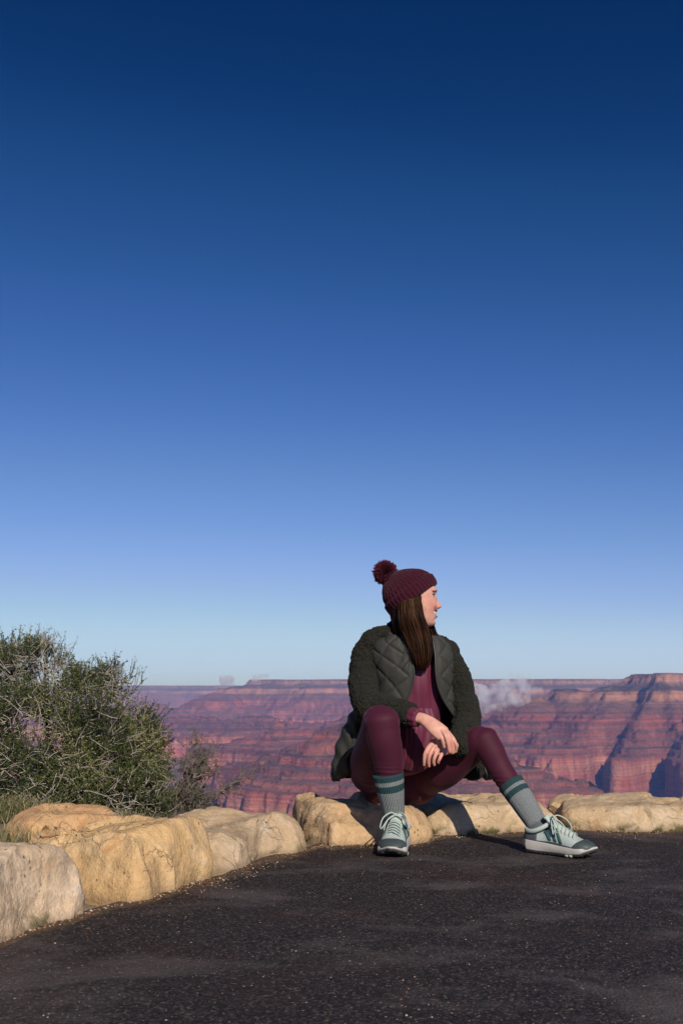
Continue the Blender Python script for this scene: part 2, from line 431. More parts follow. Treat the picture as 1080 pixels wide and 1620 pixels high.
# ---------------------------------------------------------------- haze
def build_haze():
    mb = MB(); x0, x1, y0, y1, z0, z1 = -34000, 34000, -250, 33000, -1300, 345
    v = [(x,y,z) for z in (z0,z1) for y in (y0,y1) for x in (x0,x1)]
    mb.add(v, [(0,2,3,1),(4,5,7,6),(0,1,5,4),(2,6,7,3),(0,4,6,2),(1,3,7,5)])
    o = mb.build('haze', smooth=False, kind='stuff', label='thin blue air filling the canyon', category='haze')
    m = bpy.data.materials.new('haze_air'); m.use_nodes = True; t = m.node_tree; t.nodes.clear()
    out = t.nodes.new('ShaderNodeOutputMaterial'); pv = t.nodes.new('ShaderNodeVolumePrincipled')
    pv.inputs['Color'].default_value = (.23, .42, 1, 1); pv.inputs['Absorption Color'].default_value = (1, 1, 1, 1); pv.inputs['Density'].default_value = 4.8e-5; pv.inputs['Anisotropy'].default_value = .1
    t.links.new(pv.outputs[0], out.inputs['Volume']); o.data.materials.append(m); m.volume_intersection_method='ACCURATE' if hasattr(m,'volume_intersection_method') else None
    return o
build_haze()

# ---------------------------------------------------------------- ground and pavement
WALL = [(-1500,2050),(-600,1760),(-150,1585),(0,1497),(60,1472),(120,1455),(163,1440),(215,1428),(260,1418),(300,1402),(345,1392),(380,1377),(412,1364),(442,1356),(470,1352),(505,1340),(525,1341),(567,1339),(648,1338),(670,1332),(700,1323),(730,1322),(760,1320),(830,1318),(900,1312),(960,1316),(1010,1317),(1080,1315),(1200,1316),(1500,1318),(2200,1320)]
wl = np.array([tuple(ground(a, b))[:2] for a, b in WALL])
def build_ground():
    xs = np.concatenate([np.linspace(-60, -4, 30, endpoint=False), np.linspace(-4, 5, 150, endpoint=False), np.linspace(5, 60, 30)])
    ys = np.concatenate([np.linspace(-240, 1.5, 14, endpoint=False), np.linspace(1.5, 8, 110, endpoint=False), np.linspace(8, 40, 30)])
    X, Y = np.meshgrid(xs, ys)
    Z = near_z(X.ravel(), Y.ravel()).reshape(X.shape)+.012*fbm(np.stack([X.ravel(), Y.ravel()], 1)*5, 3, 3).reshape(X.shape)-.012
    mb = MB(); mb.grid(np.stack([X, Y, Z], -1)); o = mb.build('ground', kind='structure')
    m = NT('soil'); co = m.coord()
    c = m.ramp(m.noise(co, 9, 6, .7), [(.3, (.10,.07,.045)), (.5, (.22,.16,.10)), (.7, (.33,.26,.17))])
    sp = m.voro(co, 90, 'F1', 1, 'Color'); d = m.ramp(m.voro(co, 90), [(.2, 1), (.4, 0)])
    c = m.mix(m.math('MULTIPLY', d, .5), c, m.mix(.5, sp, (.5,.4,.3)))
    m.set(Base_Color=c, Roughness=.95); m.bump(m.noise(co, 40, 5, .7), .8, .02)
    o.data.materials.append(m.m)
    # pavement: asphalt sheet in front of the stones
    # front edge follows the wall
    W = wl[np.argsort(wl[:, 0])]
    xs = np.concatenate([np.linspace(-14, -2.2, 24, endpoint=False), np.linspace(-2.2, 3.2, 220, endpoint=False), np.linspace(3.2, 14, 24)])
    yw = np.interp(xs, W[:, 0], W[:, 1])+.06
    tt = np.concatenate([np.linspace(0, .62, 12, endpoint=False), np.linspace(.62, .97, 110, endpoint=False), np.linspace(.97, 1, 40)])
    P = np.zeros((len(tt), len(xs), 3))
    for j, x in enumerate(xs):
        P[:, j, 0] = x; P[:, j, 1] = -14+(yw[j]+14)*tt
    q = P.reshape(-1, 3)[:, :2]
    P[:, :, 2] = (.006+.004*fbm(q*2.2, 3, 3)+.0016*vn(q*55, 9)).reshape(P.shape[:2])
    ed = np.clip(1-(yw[None, :]-P[:, :, 1]-.06)/.20, 0, 1)
    mb = MB(); mb.grid(P); o = mb.build('pavement', kind='structure')
    a = o.data.attributes.new('edge', 'FLOAT', 'POINT'); a.data.foreach_set('value', ed.ravel().astype(np.float32))
    m = NT('asphalt'); co = m.coord()
    dust = m.ramp(m.noise(m.coord('Object', (1, 1.5, 1), loc=(3.1, 1.7, 0)), 1.5, 9, .66, .3), [(.50, 0), (.59, .45), (.74, .9)])
    # more dust along the stones: same dirt washed out of the wall
    aggn = m.voro(co, 210, 'F1', 1, 'Color'); ag = m.sep(aggn)
    dark = m.ramp(ag[0], [(0, (.008,.006,.006)), (.6, (.022,.016,.016)), (.93, (.06,.046,.044)), (1, (.14,.10,.08))])
    grey = m.ramp(m.noise(co, 260, 3, .6), [(.3, (.065,.052,.052)), (.7, (.165,.135,.128))])
    c = m.mix(dust, dark, grey)
    br = m.ramp(m.noise(co, 1.7, 5, .6), [(.5, 0), (.75, .55)])
    c = m.mix(br, c, (.050,.021,.012))
    e_ = m.attr('edge'); en = m.math('SUBTRACT', m.math('ADD', e_, m.math('MULTIPLY', m.noise(co, 14, 6, .7), .9)), .75, None, True)
    soil = m.ramp(m.noise(co, 90, 5, .7), [(.3, (.035,.022,.014)), (.55, (.12,.075,.045)), (.75, (.27,.19,.12))])
    c = m.mix(m.ramp(en, [(.05, 0), (.35, .9)]), c, soil)
    vd = m.voro(co, 95, 'F1'); vc = m.sep(m.voro(co, 95, 'F1', 1, 'Color'))
    chip = m.math('MULTIPLY', m.ramp(vd, [(.14, 1), (.20, 0)]), m.ramp(vc[1], [(.72, 0), (.74, 1)]))
    chipc = m.ramp(vc[0], [(0, (.30,.12,.06)), (.3, (.32,.20,.11)), (.6, (.38,.30,.23)), (1, (.16,.12,.10))])
    c = m.mix(chip, c, chipc)
    vd2 = m.voro(co, 46, 'F1'); vc2 = m.sep(m.voro(co, 46, 'F1', 1, 'Color'))
    chip2 = m.math('MULTIPLY', m.ramp(vd2, [(.09, 1), (.13, 0)]), m.ramp(vc2[1], [(.86, 0), (.87, 1)]))
    c = m.mix(chip2, c, m.ramp(vc2[0], [(0, (.5,.24,.10)), (.5, (.55,.40,.26)), (1, (.6,.52,.45))]))
    m.set(Base_Color=c, Roughness=.85); m.inp(m.b, 'Specular IOR Level', .25)
    h = m.math('ADD', m.math('MULTIPLY', m.voro(co, 150), .8), m.math('MULTIPLY', m.noise(co, 60, 4), .6))
    m.bump(h, .75, .004)
    o.data.materials.append(m.m)
build_ground()

# ---------------------------------------------------------------- stones
def stone_mat(name, c1, c2, c3, seed, lichen=0.0, white=.3):
    m = NT(name); co = m.coord('Object', loc=(seed*3.1, seed*1.7, seed))
    n = m.noise(co, 5.5, 7, .62, .6)
    c = m.ramp(n, [(.30, c1), (.5, c2), (.68, c3)])
    c = m.mix(m.ramp(m.noise(co, 2.6, 4, .55), [(.42, 0), (.62, .6)]), c, tuple(min(1, x*y) for x, y in zip(c3, (.95, .86, .72))))
    wv = m.ramp(m.noise(co, 6.5, 5, .6, 1.2), [(.60, 0), (.66, 1)])
    c = m.mix(m.math('MULTIPLY', wv, white), c, (.62, .54, .46))
    fine = m.ramp(m.noise(co, 60, 6, .7), [(.3, .72), (.7, 1.18)])
    c = m.mix(.75, c, fine, 'MULTIPLY')
    # rusty stains
    ru = m.ramp(m.noise(co, 9, 3, .5, .4), [(.66, 0), (.74, .75)])
    c = m.mix(ru, c, (.46, .22, .09))
    # cracks
    dco = m.n.new('ShaderNodeVectorMath'); dco.operation = 'MULTIPLY_ADD'
    nn = m.n.new('ShaderNodeTexNoise'); nn.inputs['Scale'].default_value = 7; nn.inputs['Detail'].default_value = 5; m.l.new(co, nn.inputs['Vector'])
    m.l.new(nn.outputs['Color'], dco.inputs[0]); dco.inputs[1].default_value = (.22,)*3; m.l.new(co, dco.inputs[2])
    ce = m.voro(dco.outputs[0], 5.2, 'DISTANCE_TO_EDGE'); gate = m.ramp(m.noise(co, 4.2, 2), [(.50, 0), (.58, 1)])
    crack = m.math('MULTIPLY', m.ramp(ce, [(.0, 1), (.010, 0)]), gate)
    c = m.mix(m.math('MULTIPLY', crack, .10), c, (.14, .09, .06))
    # pits
    pit = m.math('MULTIPLY', m.ramp(m.voro(co, 42), [(.13, 1), (.2, 0)]), m.ramp(m.noise(co, 7, 3), [(.55, 0), (.62, 1)]))
    c = m.mix(m.math('MULTIPLY', pit, .6), c, (.10, .07, .05))
    # moss low down
    z = m.sep(m.coord('Object'))[2]
    ms = m.math('MULTIPLY', m.ramp(z, [(.012, 1), (.055, 0)]), m.ramp(m.noise(co, 13, 4, .6), [(.52, 0), (.6, 1)]))
    c = m.mix(m.math('MULTIPLY', ms, lichen), c, (.06, .065, .012))
    dirt = m.ramp(z, [(.0, .55), (.03, 0)])
    c = m.mix(dirt, c, (.13, .09, .06))
    m.set(Base_Color=c, Roughness=.92); m.inp(m.b, 'Specular IOR Level', .2)
    h = m.math('ADD', m.math('MULTIPLY', m.noise(co, 16, 9, .62), .8), m.math('MULTIPLY', m.noise(co, 120, 4, .6), .22))
    h = m.math('SUBTRACT', h, m.math('MULTIPLY', crack, .22)); h = m.math('SUBTRACT', h, m.math('MULTIPLY', pit, .35))
    m.bump(h, .85, .022)
    return m.m
def stone(st, D, mat, seed, label, amp=1.0, endp=(7, 7), lean=.02, topd=0, cracks=()):
    """st: stations (px, py, front height, back height[, depth factor])"""
    B = []
    for s in st:
        g = ground(s[0], s[1]); B.append((g.x, g.y, s[2], s[3], s[4] if len(s) > 4 else 1.0))
    A = catmull(B, 24); n = len(A)
    T = np.gradient(A[:, :2], axis=0); 
    for _ in range(12): T[1:-1] = (T[:-2]+T[1:-1]*2+T[2:])/4
    ch = A[-1, :2]-A[0, :2]; ch /= np.linalg.norm(ch); T /= np.linalg.norm(T, axis=1)[:, None]; T = T*.12+ch*.88
    T /= np.linalg.norm(T, axis=1)[:, None]; N = np.stack([-T[:, 1], T[:, 0]], 1)
    L = np.concatenate([[0], np.cumsum(np.linalg.norm(np.diff(A[:, :2], axis=0), axis=1))]); Ltot = L[-1]
    # resample evenly
    m_ = max(60, int(Ltot/.007)); li = .5-.5*np.cos(np.linspace(0, math.pi, m_)); li = (.75*np.linspace(0, 1, m_)+.25*li)*Ltot
    A = np.stack([np.interp(li, L, A[:, k]) for k in range(5)], 1); N = np.stack([np.interp(li, L, N[:, k]) for k in range(2)], 1); t = li/Ltot
    nc = 76
    P = np.zeros((m_, nc, 3))
    for i in range(m_):
        hf, hb, df = A[i, 2:]; d = D*df
        C = np.array([(.01, -.08), (-.004, .0), (-.012+lean*.3, hf*.35), (lean*.6, hf*.72), (lean+.018, hf*.93), (lean+.05, hf*1.0), (d*.45, (hf*.5+hb*.5)+topd), (d*.82, hb), (d*.97, hb*.8), (d, hb*.3), (d*.98, -.18)])
        c = catmull(C, 12); l = np.concatenate([[0], np.cumsum(np.linalg.norm(np.diff(c, axis=0), axis=1))]); q = np.linspace(0, l[-1], nc)
        c = np.stack([np.interp(q, l, c[:, 0]), np.interp(q, l, c[:, 1])], 1)
        tt = t[i]
        e = 1.0
        if tt < .5: x = 1-2*tt; e = max(0, 1-x**(endp[0]*1.05))**(1/2.3)
        else: x = 2*tt-1; e = max(0, 1-x**(endp[1]*1.05))**(1/2.3)
        cc = np.array([d*.5, -.02]); c = cc+(c-cc)*np.array([e, .25+.75*e if e > 0 else 0])*(1 if e > 0 else 0)
        P[i, :, 0] = A[i, 0]+N[i, 0]*c[:, 0]; P[i, :, 1] = A[i, 1]+N[i, 1]*c[:, 0]; P[i, :, 2] = c[:, 1]
    mb = MB(); mb.grid(P[::-1]); o = mb.build('boulder', mat, label=label, category='boulder', group='limestone boulders edging the overlook')
    v, nn = getv(o); q = v+seed*7.3; r2 = np.random.default_rng(seed)
    v = v+nn*(.012*fbm(q*4.5, 11, 2)*amp)[:, None]
    # fracture planes: each one shaves a corner or a face flat
    ctr = np.array([v[:, 0].mean(), v[:, 1].mean(), .03]); nv = len(v); cand = np.where((v[:, 2] > .02)&(nn[:, 1] < .75))[0]
    for k in range(int(9+Ltot*15)):
        i0 = cand[r2.integers(len(cand))]; n0 = nn[i0]+r2.normal(size=3)*np.array([.22, .18, .22]); n0 /= np.linalg.norm(n0)
        dep = r2.uniform(.002, .010)*(1.6 if k < 6 else 1)*amp
        dd = (v-v[i0])@n0+dep; loc = np.linalg.norm((v-v[i0]), axis=1) < r2.uniform(.10, .22)
        cut = np.clip(dd, 0, .022)*loc*(1-np.clip((np.linalg.norm(v-v[i0], axis=1)-.06)/.16, 0, 1)**2)
        v = v-n0*(cut*np.clip((nn@n0)*1.6-.15, 0, 1))[:, None]
    setv(o, v); v, nn = getv(o); q = v+seed*7.3
    lay = vn(np.stack([q[:, 0]*2.2, q[:, 1]*2.2, q[:, 2]*30+q[:, 0]*2], 1), 14)
    crk = np.exp(-(np.abs(vn(q*np.array([6, 6, 4.5]), 61))/.030)**2)*np.clip(vn(q*3.1, 62)*3+.2, 0, 1)
    setv(o, v+nn*((.0085*fbm(q*17, 12, 5, .6)+.0030*lay+.0016*vn(q*75, 15)+.0055*ridged(q*8, 13, 4)-.012*crk)*amp)[:, None])
    return o
tanA = ((.34,.26,.19), (.47,.36,.25), (.58,.46,.33))
gold = ((.46,.31,.16), (.60,.42,.22), (.70,.53,.31))
M_grey = stone_mat('limestone_grey_tan', (.41,.29,.19), (.56,.41,.28), (.70,.55,.41), 3, .8, .8)
M_gold = stone_mat('limestone_gold', (.50,.30,.135), (.62,.40,.20), (.70,.49,.27), 9, .3, .15)
M_orange = stone_mat('limestone_orange', (.46,.25,.115), (.58,.34,.17), (.64,.42,.23), 14, .3, .3)
M_tan = stone_mat('limestone_tan', (.34,.24,.155), (.48,.345,.22), (.60,.46,.32), 21, .6, .35)
M_warm = stone_mat('limestone_warm', (.42,.265,.14), (.58,.38,.21), (.68,.49,.31), 33, .8, .4)
M_pale = stone_mat('limestone_pale', (.38,.26,.15), (.53,.38,.23), (.65,.49,.33), 41, 1.0, .25)
STONES = []
def build_stones():
    STONES.append(stone([(-190,1600,.17,.17,.9),(-60,1532,.20,.19,1),(0,1497,.205,.195),(60,1472,.205,.19),(120,1455,.185,.18),(166,1442,.16,.16,.9)], .46, M_grey, 4, 'grey-tan boulder nearest the camera, cut off by the left edge of the photo', endp=(8, 9), amp=1.15))
    STONES.append(stone([(160,1430,.145,.145,.9),(185,1429,.165,.16),(222,1428,.175,.165),(267,1414,.185,.165,1),(300,1401,.195,.175),(335,1393,.19,.165,1),(357,1388,.18,.15,.95)], .5, M_gold, 8, 'large golden boulder with dark pits, the biggest in the row', endp=(7, 8), lean=.03, amp=1.0))
    STONES.append(stone([(55,1380,.15,.15,.8),(110,1368,.175,.17),(170,1358,.175,.175),(250,1352,.15,.15,.9)], .34, M_orange, 12, 'rounded orange boulder tucked behind the large golden one, beside the dry grass', endp=(4, 4)))
    STONES.append(stone([(358,1384,.12,.12,.9),(382,1377,.125,.125),(412,1364,.13,.135),(442,1356,.135,.14),(470,1352,.14,.145),(497,1342,.135,.135,.9)], .52, M_tan, 17, 'low tan boulder split by a crack, right of the large golden one', endp=(8, 9), lean=.05))
    STONES.append(stone([(499,1340,.13,.16,.9),(525,1341,.13,.165),(567,1339,.135,.165),(610,1339,.14,.17),(650,1338,.14,.17),(697,1329,.12,.155,.95)], .52, M_warm, 23, 'pale orange boulder the woman sits on, dark with her shadow', endp=(9, 8), lean=.03, amp=.9))
    STONES.append(stone([(687,1326,.115,.15,.95),(730,1323,.12,.155),(760,1321,.12,.155),(830,1319,.115,.14),(870,1317,.11,.13),(908,1315,.10,.115,.9)], .5, M_pale, 29, 'knobbly beige boulder behind the shin and shoe of her stretched leg', endp=(8, 5)))
    STONES.append(stone([(890,1317,.10,.115,.9),(930,1316,.10,.12),(1010,1318,.10,.12),(1080,1316,.105,.125),(1150,1316,.11,.125),(1230,1318,.09,.10,.8)], .52, M_pale, 35, 'long flat-topped beige boulder running out of the right edge of the photo', endp=(9, 8)))
build_stones()
# ================================================================ person
person = bpy.data.objects.new('person', None); COL.objects.link(person)
person.location = at(635, 1265, 4.3); person.location.z = .14
person['label'] = 'person in dark green fleece jacket, maroon beanie and leggings seated on the boulders, looking right'
person['category'] = 'person'
person.empty_display_size = .2
INV = Matrix.Translation(-person.location)
def pchild(o, par=None):
    o.parent = par or person
    if par is None: o.matrix_parent_inverse = INV
    return o
# ---- materials
M_leg = NT('maroon_stretch_fabric'); co = M_leg.coord()
M_leg.set(Base_Color=M_leg.mix(M_leg.noise(co, 9, 3), (.047,.0065,.017), (.066,.0095,.025)), Roughness=.68)
M_leg.inp(M_leg.b, 'Specular IOR Level', .22); M_leg.inp(M_leg.b, 'Sheen Weight', .12); M_leg.inp(M_leg.b, 'Sheen Roughness', .4)
M_leg.inp(M_leg.b, 'Sheen Tint', (.9, .5, .65))
b0 = M_leg.bump(M_leg.noise(M_leg.coord('Object', (1, 1, 2.4)), 9, 2, .5, .5), .12, .01)
M_leg.bump(M_leg.noise(co, 600, 2), .25, .0006, b0)
M_blouse = NT('maroon_blouse'); co = M_blouse.coord()
M_blouse.set(Base_Color=M_blouse.mix(M_blouse.noise(co, 30, 4), (.095,.0085,.030), (.135,.013,.043)), Roughness=.62)
M_blouse.inp(M_blouse.b, 'Sheen Weight', .05)
M_blouse.bump(M_blouse.noise(M_blouse.coord('Object', (60, 60, 6)), 1, 3), .4, .006)
M_fleece = NT('sherpa_fleece'); co = M_fleece.coord()
f1 = M_fleece.noise(co, 170, 4, .7, .8); v1 = M_fleece.voro(co, 120)
M_fleece.set(Base_Color=M_fleece.ramp(f1, [(.3, (.008,.0080,.0060)), (.55, (.024,.0225,.0165)), (.75, (.050,.046,.035))]), Roughness=1)
M_fleece.inp(M_fleece.b, 'Specular IOR Level', .1); M_fleece.inp(M_fleece.b, 'Sheen Weight', .03)
M_fleece.bump(M_fleece.math('ADD', f1, M_fleece.math('MULTIPLY', v1, -.9)), 1.0, .007)
M_quilt = NT('quilted_nylon'); co = M_quilt.coord()
M_quilt.set(Base_Color=M_quilt.mix(M_quilt.noise(co, 25, 4), (.031,.030,.0245), (.046,.044,.036)), Roughness=.62)
M_quilt.inp(M_quilt.b, 'Specular IOR Level', .22)
M_quilt.bump(M_quilt.noise(co, 55, 5, .6), .35, .006)
M_skin = NT('skin'); co = M_skin.coord()
sk = M_skin.ramp(M_skin.noise(co, 45, 4), [(.3, (.54,.25,.18)), (.7, (.68,.36,.27))])
sk = M_skin.mix(M_skin.attr('blush'), sk, (.60,.16,.12)); sk = M_skin.mix(M_skin.attr('lip'), sk, (.42,.06,.06)); sk = M_skin.mix(M_skin.attr('brow'), sk, (.07,.03,.02))
M_skin.set(Base_Color=sk, Roughness=.48); M_skin.inp(M_skin.b, 'Subsurface Weight', .12); M_skin.inp(M_skin.b, 'Subsurface Radius', (.01, .004, .002))
M_skin.inp(M_skin.b, 'Specular IOR Level', .35); M_skin.bump(M_skin.noise(co, 220, 3), .12, .0012)
M_knit = NT('maroon_knit'); co = M_knit.coord()
kn = M_knit.noise(co, 240, 3, .7)
M_knit.set(Base_Color=M_knit.ramp(kn, [(.3, (.018,.002,.006)), (.6, (.055,.006,.017)), (.8, (.09,.013,.030))]), Roughness=.95)
M_knit.inp(M_knit.b, 'Specular IOR Level', .12); M_knit.inp(M_knit.b, 'Sheen Weight', .1); M_knit.bump(kn, .9, .003)
M_hair = NT('brown_hair'); co = M_hair.coord('Object', (1, 1, .12))
M_hair.set(Base_Color=M_hair.ramp(M_hair.attr('tone'), [(0, (.004,.0018,.001)), (.5, (.011,.004,.0022)), (.82, (.026,.0092,.0045)), (1, (.070,.027,.013))]), Roughness=.42)
M_hair.inp(M_hair.b, 'Specular IOR Level', .25); M_hair.inp(M_hair.b, 'Specular Tint', (.9,.55,.35)); M_hair.bump(M_hair.noise(co, 500, 2), .4, .001)
M_teeth = simple('teeth', (.62,.57,.50), .35, .03, 80, 0)
M_eyew = simple('eyeball', (.75,.72,.70), .2, .02, 80, 0); M_iris = simple('iris', (.06,.035,.02), .2, .1, 80, 0)
M_zip = simple('zipper_metal', (.035,.036,.034), .45, .2, 300, .2, .001, Metallic=.3)
M_band = None
def sock_mat():
    m = NT('ribbed_sock_wool'); uv = m.coord('UV'); s_ = m.sep(uv)
    rib = m.wave(m.coord('UV', (34, 0, 0)), 1/(2*math.pi)*3.14, 0)
    co = m.coord(); n = m.noise(co, 500, 2)
    g = m.ramp(n, [(.35, (.17,.185,.185)), (.65, (.33,.345,.34))])
    t = m.ramp(n, [(.35, (.018,.050,.056)), (.65, (.045,.092,.098))])
    mask = m.ramp(s_[1], [(.0, 0), (.735, 1), (.825, 0), (.885, 1)], 'CONSTANT')
    c = m.mix(mask, g, t)
    low = m.ramp(s_[1], [(.20, .55), (.23, 0)])
    c = m.mix(low, c, (.06,.085,.095))
    ribm = m.ramp(m.wave(m.coord('UV', (1, 0, 0)), 7.5, 0, 'X', 0), [(.1, .55), (.6, 1.1)])
    c = m.mix(.75, c, ribm, 'MULTIPLY')
    m.set(Base_Color=c, Roughness=.95); m.inp(m.b, 'Specular IOR Level', .12); m.bump(m.wave(m.coord('UV', (1, 0, 0)), 7.5, 0, 'X', 0), .8, .004)
    return m.m
M_sock = sock_mat()

# ---- joints
J = dict(
 hipR=at(592,1224,4.24), kneeR=at(603,1143,3.83), calfR=at(613,1198,3.87), midR=at(618,1244,3.895), ankR=at(626,1303,3.925),
 hipL=at(668,1228,4.27), kneeL=at(766,1171,3.985), calfL=at(791,1214,3.965), midL=at(817,1257,3.925), ankL=at(850,1312,3.86),
 pelvis=at(633,1222,4.30), waist=at(640,1165,4.26), chest=at(648,1085,4.20), upch=at(650,1040,4.17), neck=at(650,1008,4.15), nape=at(648,985,4.14),
 shR=at(583,1032,4.19), elR=at(579,1116,4.05), wrR=at(661,1136,3.905), shL=at(714,1042,4.17), elL=at(735,1134,4.12), wrL=at(712,1184,3.94))

# ---- leggings
mb = MB()
tube(mb, [J['hipR']+Vector((0,.05,-.0)), J['hipR'].lerp(J['kneeR'], .35)+Vector((-.012,0,-.008)), J['hipR'].lerp(J['kneeR'], .72)+Vector((-.004,0,0)), J['kneeR']+Vector((0,.02,.004))], [(.100,.090), (.091,.087), (.076,.074), (.070,.066)], ref=(0,0,1), seg=28, per=8, round_cap=.8)
tube(mb, [J['kneeR']+Vector((0,.008,.012)), J['kneeR'].lerp(J['calfR'], .45)+Vector((0,.0,0)), J['calfR'], J['midR'], J['midR'].lerp(J['ankR'], .25)], [(.066,.060), (.063,.061), (.058,.059), (.045,.047), (.040,.041)], seg=28, per=8)
tube(mb, [J['hipL']+Vector((-.0,.05,0)), J['hipL'].lerp(J['kneeL'], .33)+Vector((0,-.005,-.012)), J['hipL'].lerp(J['kneeL'], .7)+Vector((0,0,-.002)), J['kneeL']+Vector((-.012,.01,.0))], [(.095,.090), (.086,.083), (.068,.068), (.060,.059)], ref=(0,0,1), seg=28, per=8, round_cap=.8)
tube(mb, [J['kneeL']+Vector((-.006,.004,.008)), J['kneeL'].lerp(J['calfL'], .5)+Vector((-.002,.004,0)), J['calfL']+Vector((-.004,.004,0)), J['midL'], J['midL'].lerp(J['ankL'], .25)], [(.057,.055), (.0535,.054), (.048,.050), (.042,.043), (.038,.039)], seg=28, per=8)
blob(mb, J['pelvis']+Vector((-.01,.01,-.02)), (.165, .12, .112))
blob(mb, J['pelvis']+Vector((-.075,.03,-.030)), (.105, .12, .105)); blob(mb, J['pelvis']+Vector((.07,.03,-.030)), (.10, .12, .105))
leg = mb.build('leggings', M_leg.m); fuse(leg, .005, 9, .6)
def lw(v, n):
    d = .002*vn(v*np.array([9, 9, 16]), 3)
    for k, sgn in (('kneeR', 1), ('kneeL', 1)):        # creases behind and above the bent knees
        q = v-np.array(J[k]); r = np.linalg.norm(q, axis=1)
        d += .0026*np.sin((q[:, 2]*1.0+q[:, 1]*.7+.25*q[:, 0])*190+3*vn(v*12, 9))*np.exp(-(r/.085)**2)*np.clip(.5+q[:, 1]*12, 0, 1)
    for k, ax in (('hipR', (.3, .8, .5)), ('hipL', (-.5, .6, .6))):    # folds fanning from the groin
        q = v-np.array(J[k]); r = np.linalg.norm(q-np.array([0, -.08, .03]), axis=1)
        d += .0022*np.sin((q@np.array(ax))*150+3*vn(v*10, 12))*np.exp(-(r/.10)**2)
    for k in ('midR', 'midL'):                                         # bunching above the socks
        q = v-np.array(J[k])-np.array([0, 0, .045]); d += .0016*np.sin(q[:, 2]*330+3*vn(v*14, 15))*np.exp(-(q[:, 2]/.03)**2)*(np.linalg.norm(q[:, :2], axis=1) < .12)
    return d
displace(leg, lw); pchild(leg)

# ---- blouse (worn under the jacket)
def pleat(U, V):
    return .0022*np.sin(U*2*math.pi*19+2*np.sin(V*7))*np.clip(1.15-V, .25, 1)+.004*np.sin(U*2*math.pi*7+V*5)
rows = [(652,1012,4.15,.056,.052), (652,1026,4.155,.085,.062), (650,1045,4.165,.135,.088), (650,1075,4.175,.138,.108), (649,1110,4.19,.135,.110), (646,1150,4.21,.130,.112), (648,1185,4.225,.128,.115), (650,1207,4.225,.125,.115), (652,1216,4.225,.12,.11)]
mb = MB()
tube(mb, [at(a,b,c) for a,b,c,_,_ in rows], [(d,e) for *_,d,e in rows], ref=(0,-1,0), seg=180, per=14, disp=pleat, round_cap=.2)
blouse = pchild(mb.build('blouse', M_blouse.m))
# front tail of the blouse hanging between the thighs
def sheet(P, th, name, mat, par):
    mb = MB(); mb.grid(P); o = mb.build(name, mat)
    s = o.modifiers.new('t', 'SOLIDIFY'); s.thickness = th; s.offset = 0; bake(o); return pchild(o, par)
def surf(rowsP, n, nu):
    """rowsP: list of rows of points -> smooth grid"""
    Rw = np.array([[tuple(p) for p in r] for r in rowsP]); a = np.stack([catmull(r, nu) for r in Rw])
    return np.stack([catmull(a[:, j], n) for j in range(a.shape[1])], 1)
P = surf([[at(628,1120,4.06), at(655,1120,4.045), at(682,1120,4.07)], [at(630,1150,4.05), at(655,1150,4.02), at(690,1150,4.06)], [at(632,1180,4.06), at(655,1180,4.03), at(686,1180,4.05)], [at(630,1200,4.08), at(652,1204,4.045), at(680,1204,4.05)], [at(630,1213,4.10), at(648,1219,4.07), at(668,1216,4.07)]], 14, 30)
U = np.linspace(0, 1, P.shape[1])[None]; V = np.linspace(0, 1, P.shape[0])[:, None]
P[:, :, 1] += .0045*np.sin(U*17+3*V)*(.4+.6*V)+.0015*np.sin(U*41+4*V)
# hem pocket fold
sheet(P, .003, 'blouse_tail', M_blouse.m, blouse)

# ---- body: one continuous skin surface
HO = at(656.5, 944.5, 4.12); yaw = R(86)
fwd = Vector((math.sin(yaw), -math.cos(yaw), 0)); up = Vector((0, 0, 1)); lft = up.cross(fwd)
pit = R(2.0)
HM = Matrix((( fwd.x*math.cos(pit), lft.x, -fwd.x*math.sin(pit)), (fwd.y*math.cos(pit), lft.y, -fwd.y*math.sin(pit)), (math.sin(pit), 0, math.cos(pit))))
HMn = np.array(HM)
def hl(p): return HO+HM@Vector(p)
def hln(A): return np.asarray(A)@HMn.T+np.array(HO)
def g(x, c, w): return np.exp(-((x-c)/w)**2)
HT = np.array([(.101,-.010,-.030,.010),(.096,.026,-.058,.034),(.083,.052,-.080,.053),(.06,.075,-.094,.067),(.03,.087,-.099,.073),(.0,.088,-.100,.0745),(-.025,.085,-.095,.072),(-.05,.083,-.080,.067),(-.072,.081,-.060,.061),(-.094,.079,-.040,.053),(-.112,.074,-.018,.041),(-.123,.062,.002,.028),(-.128,.045,.016,.014)])
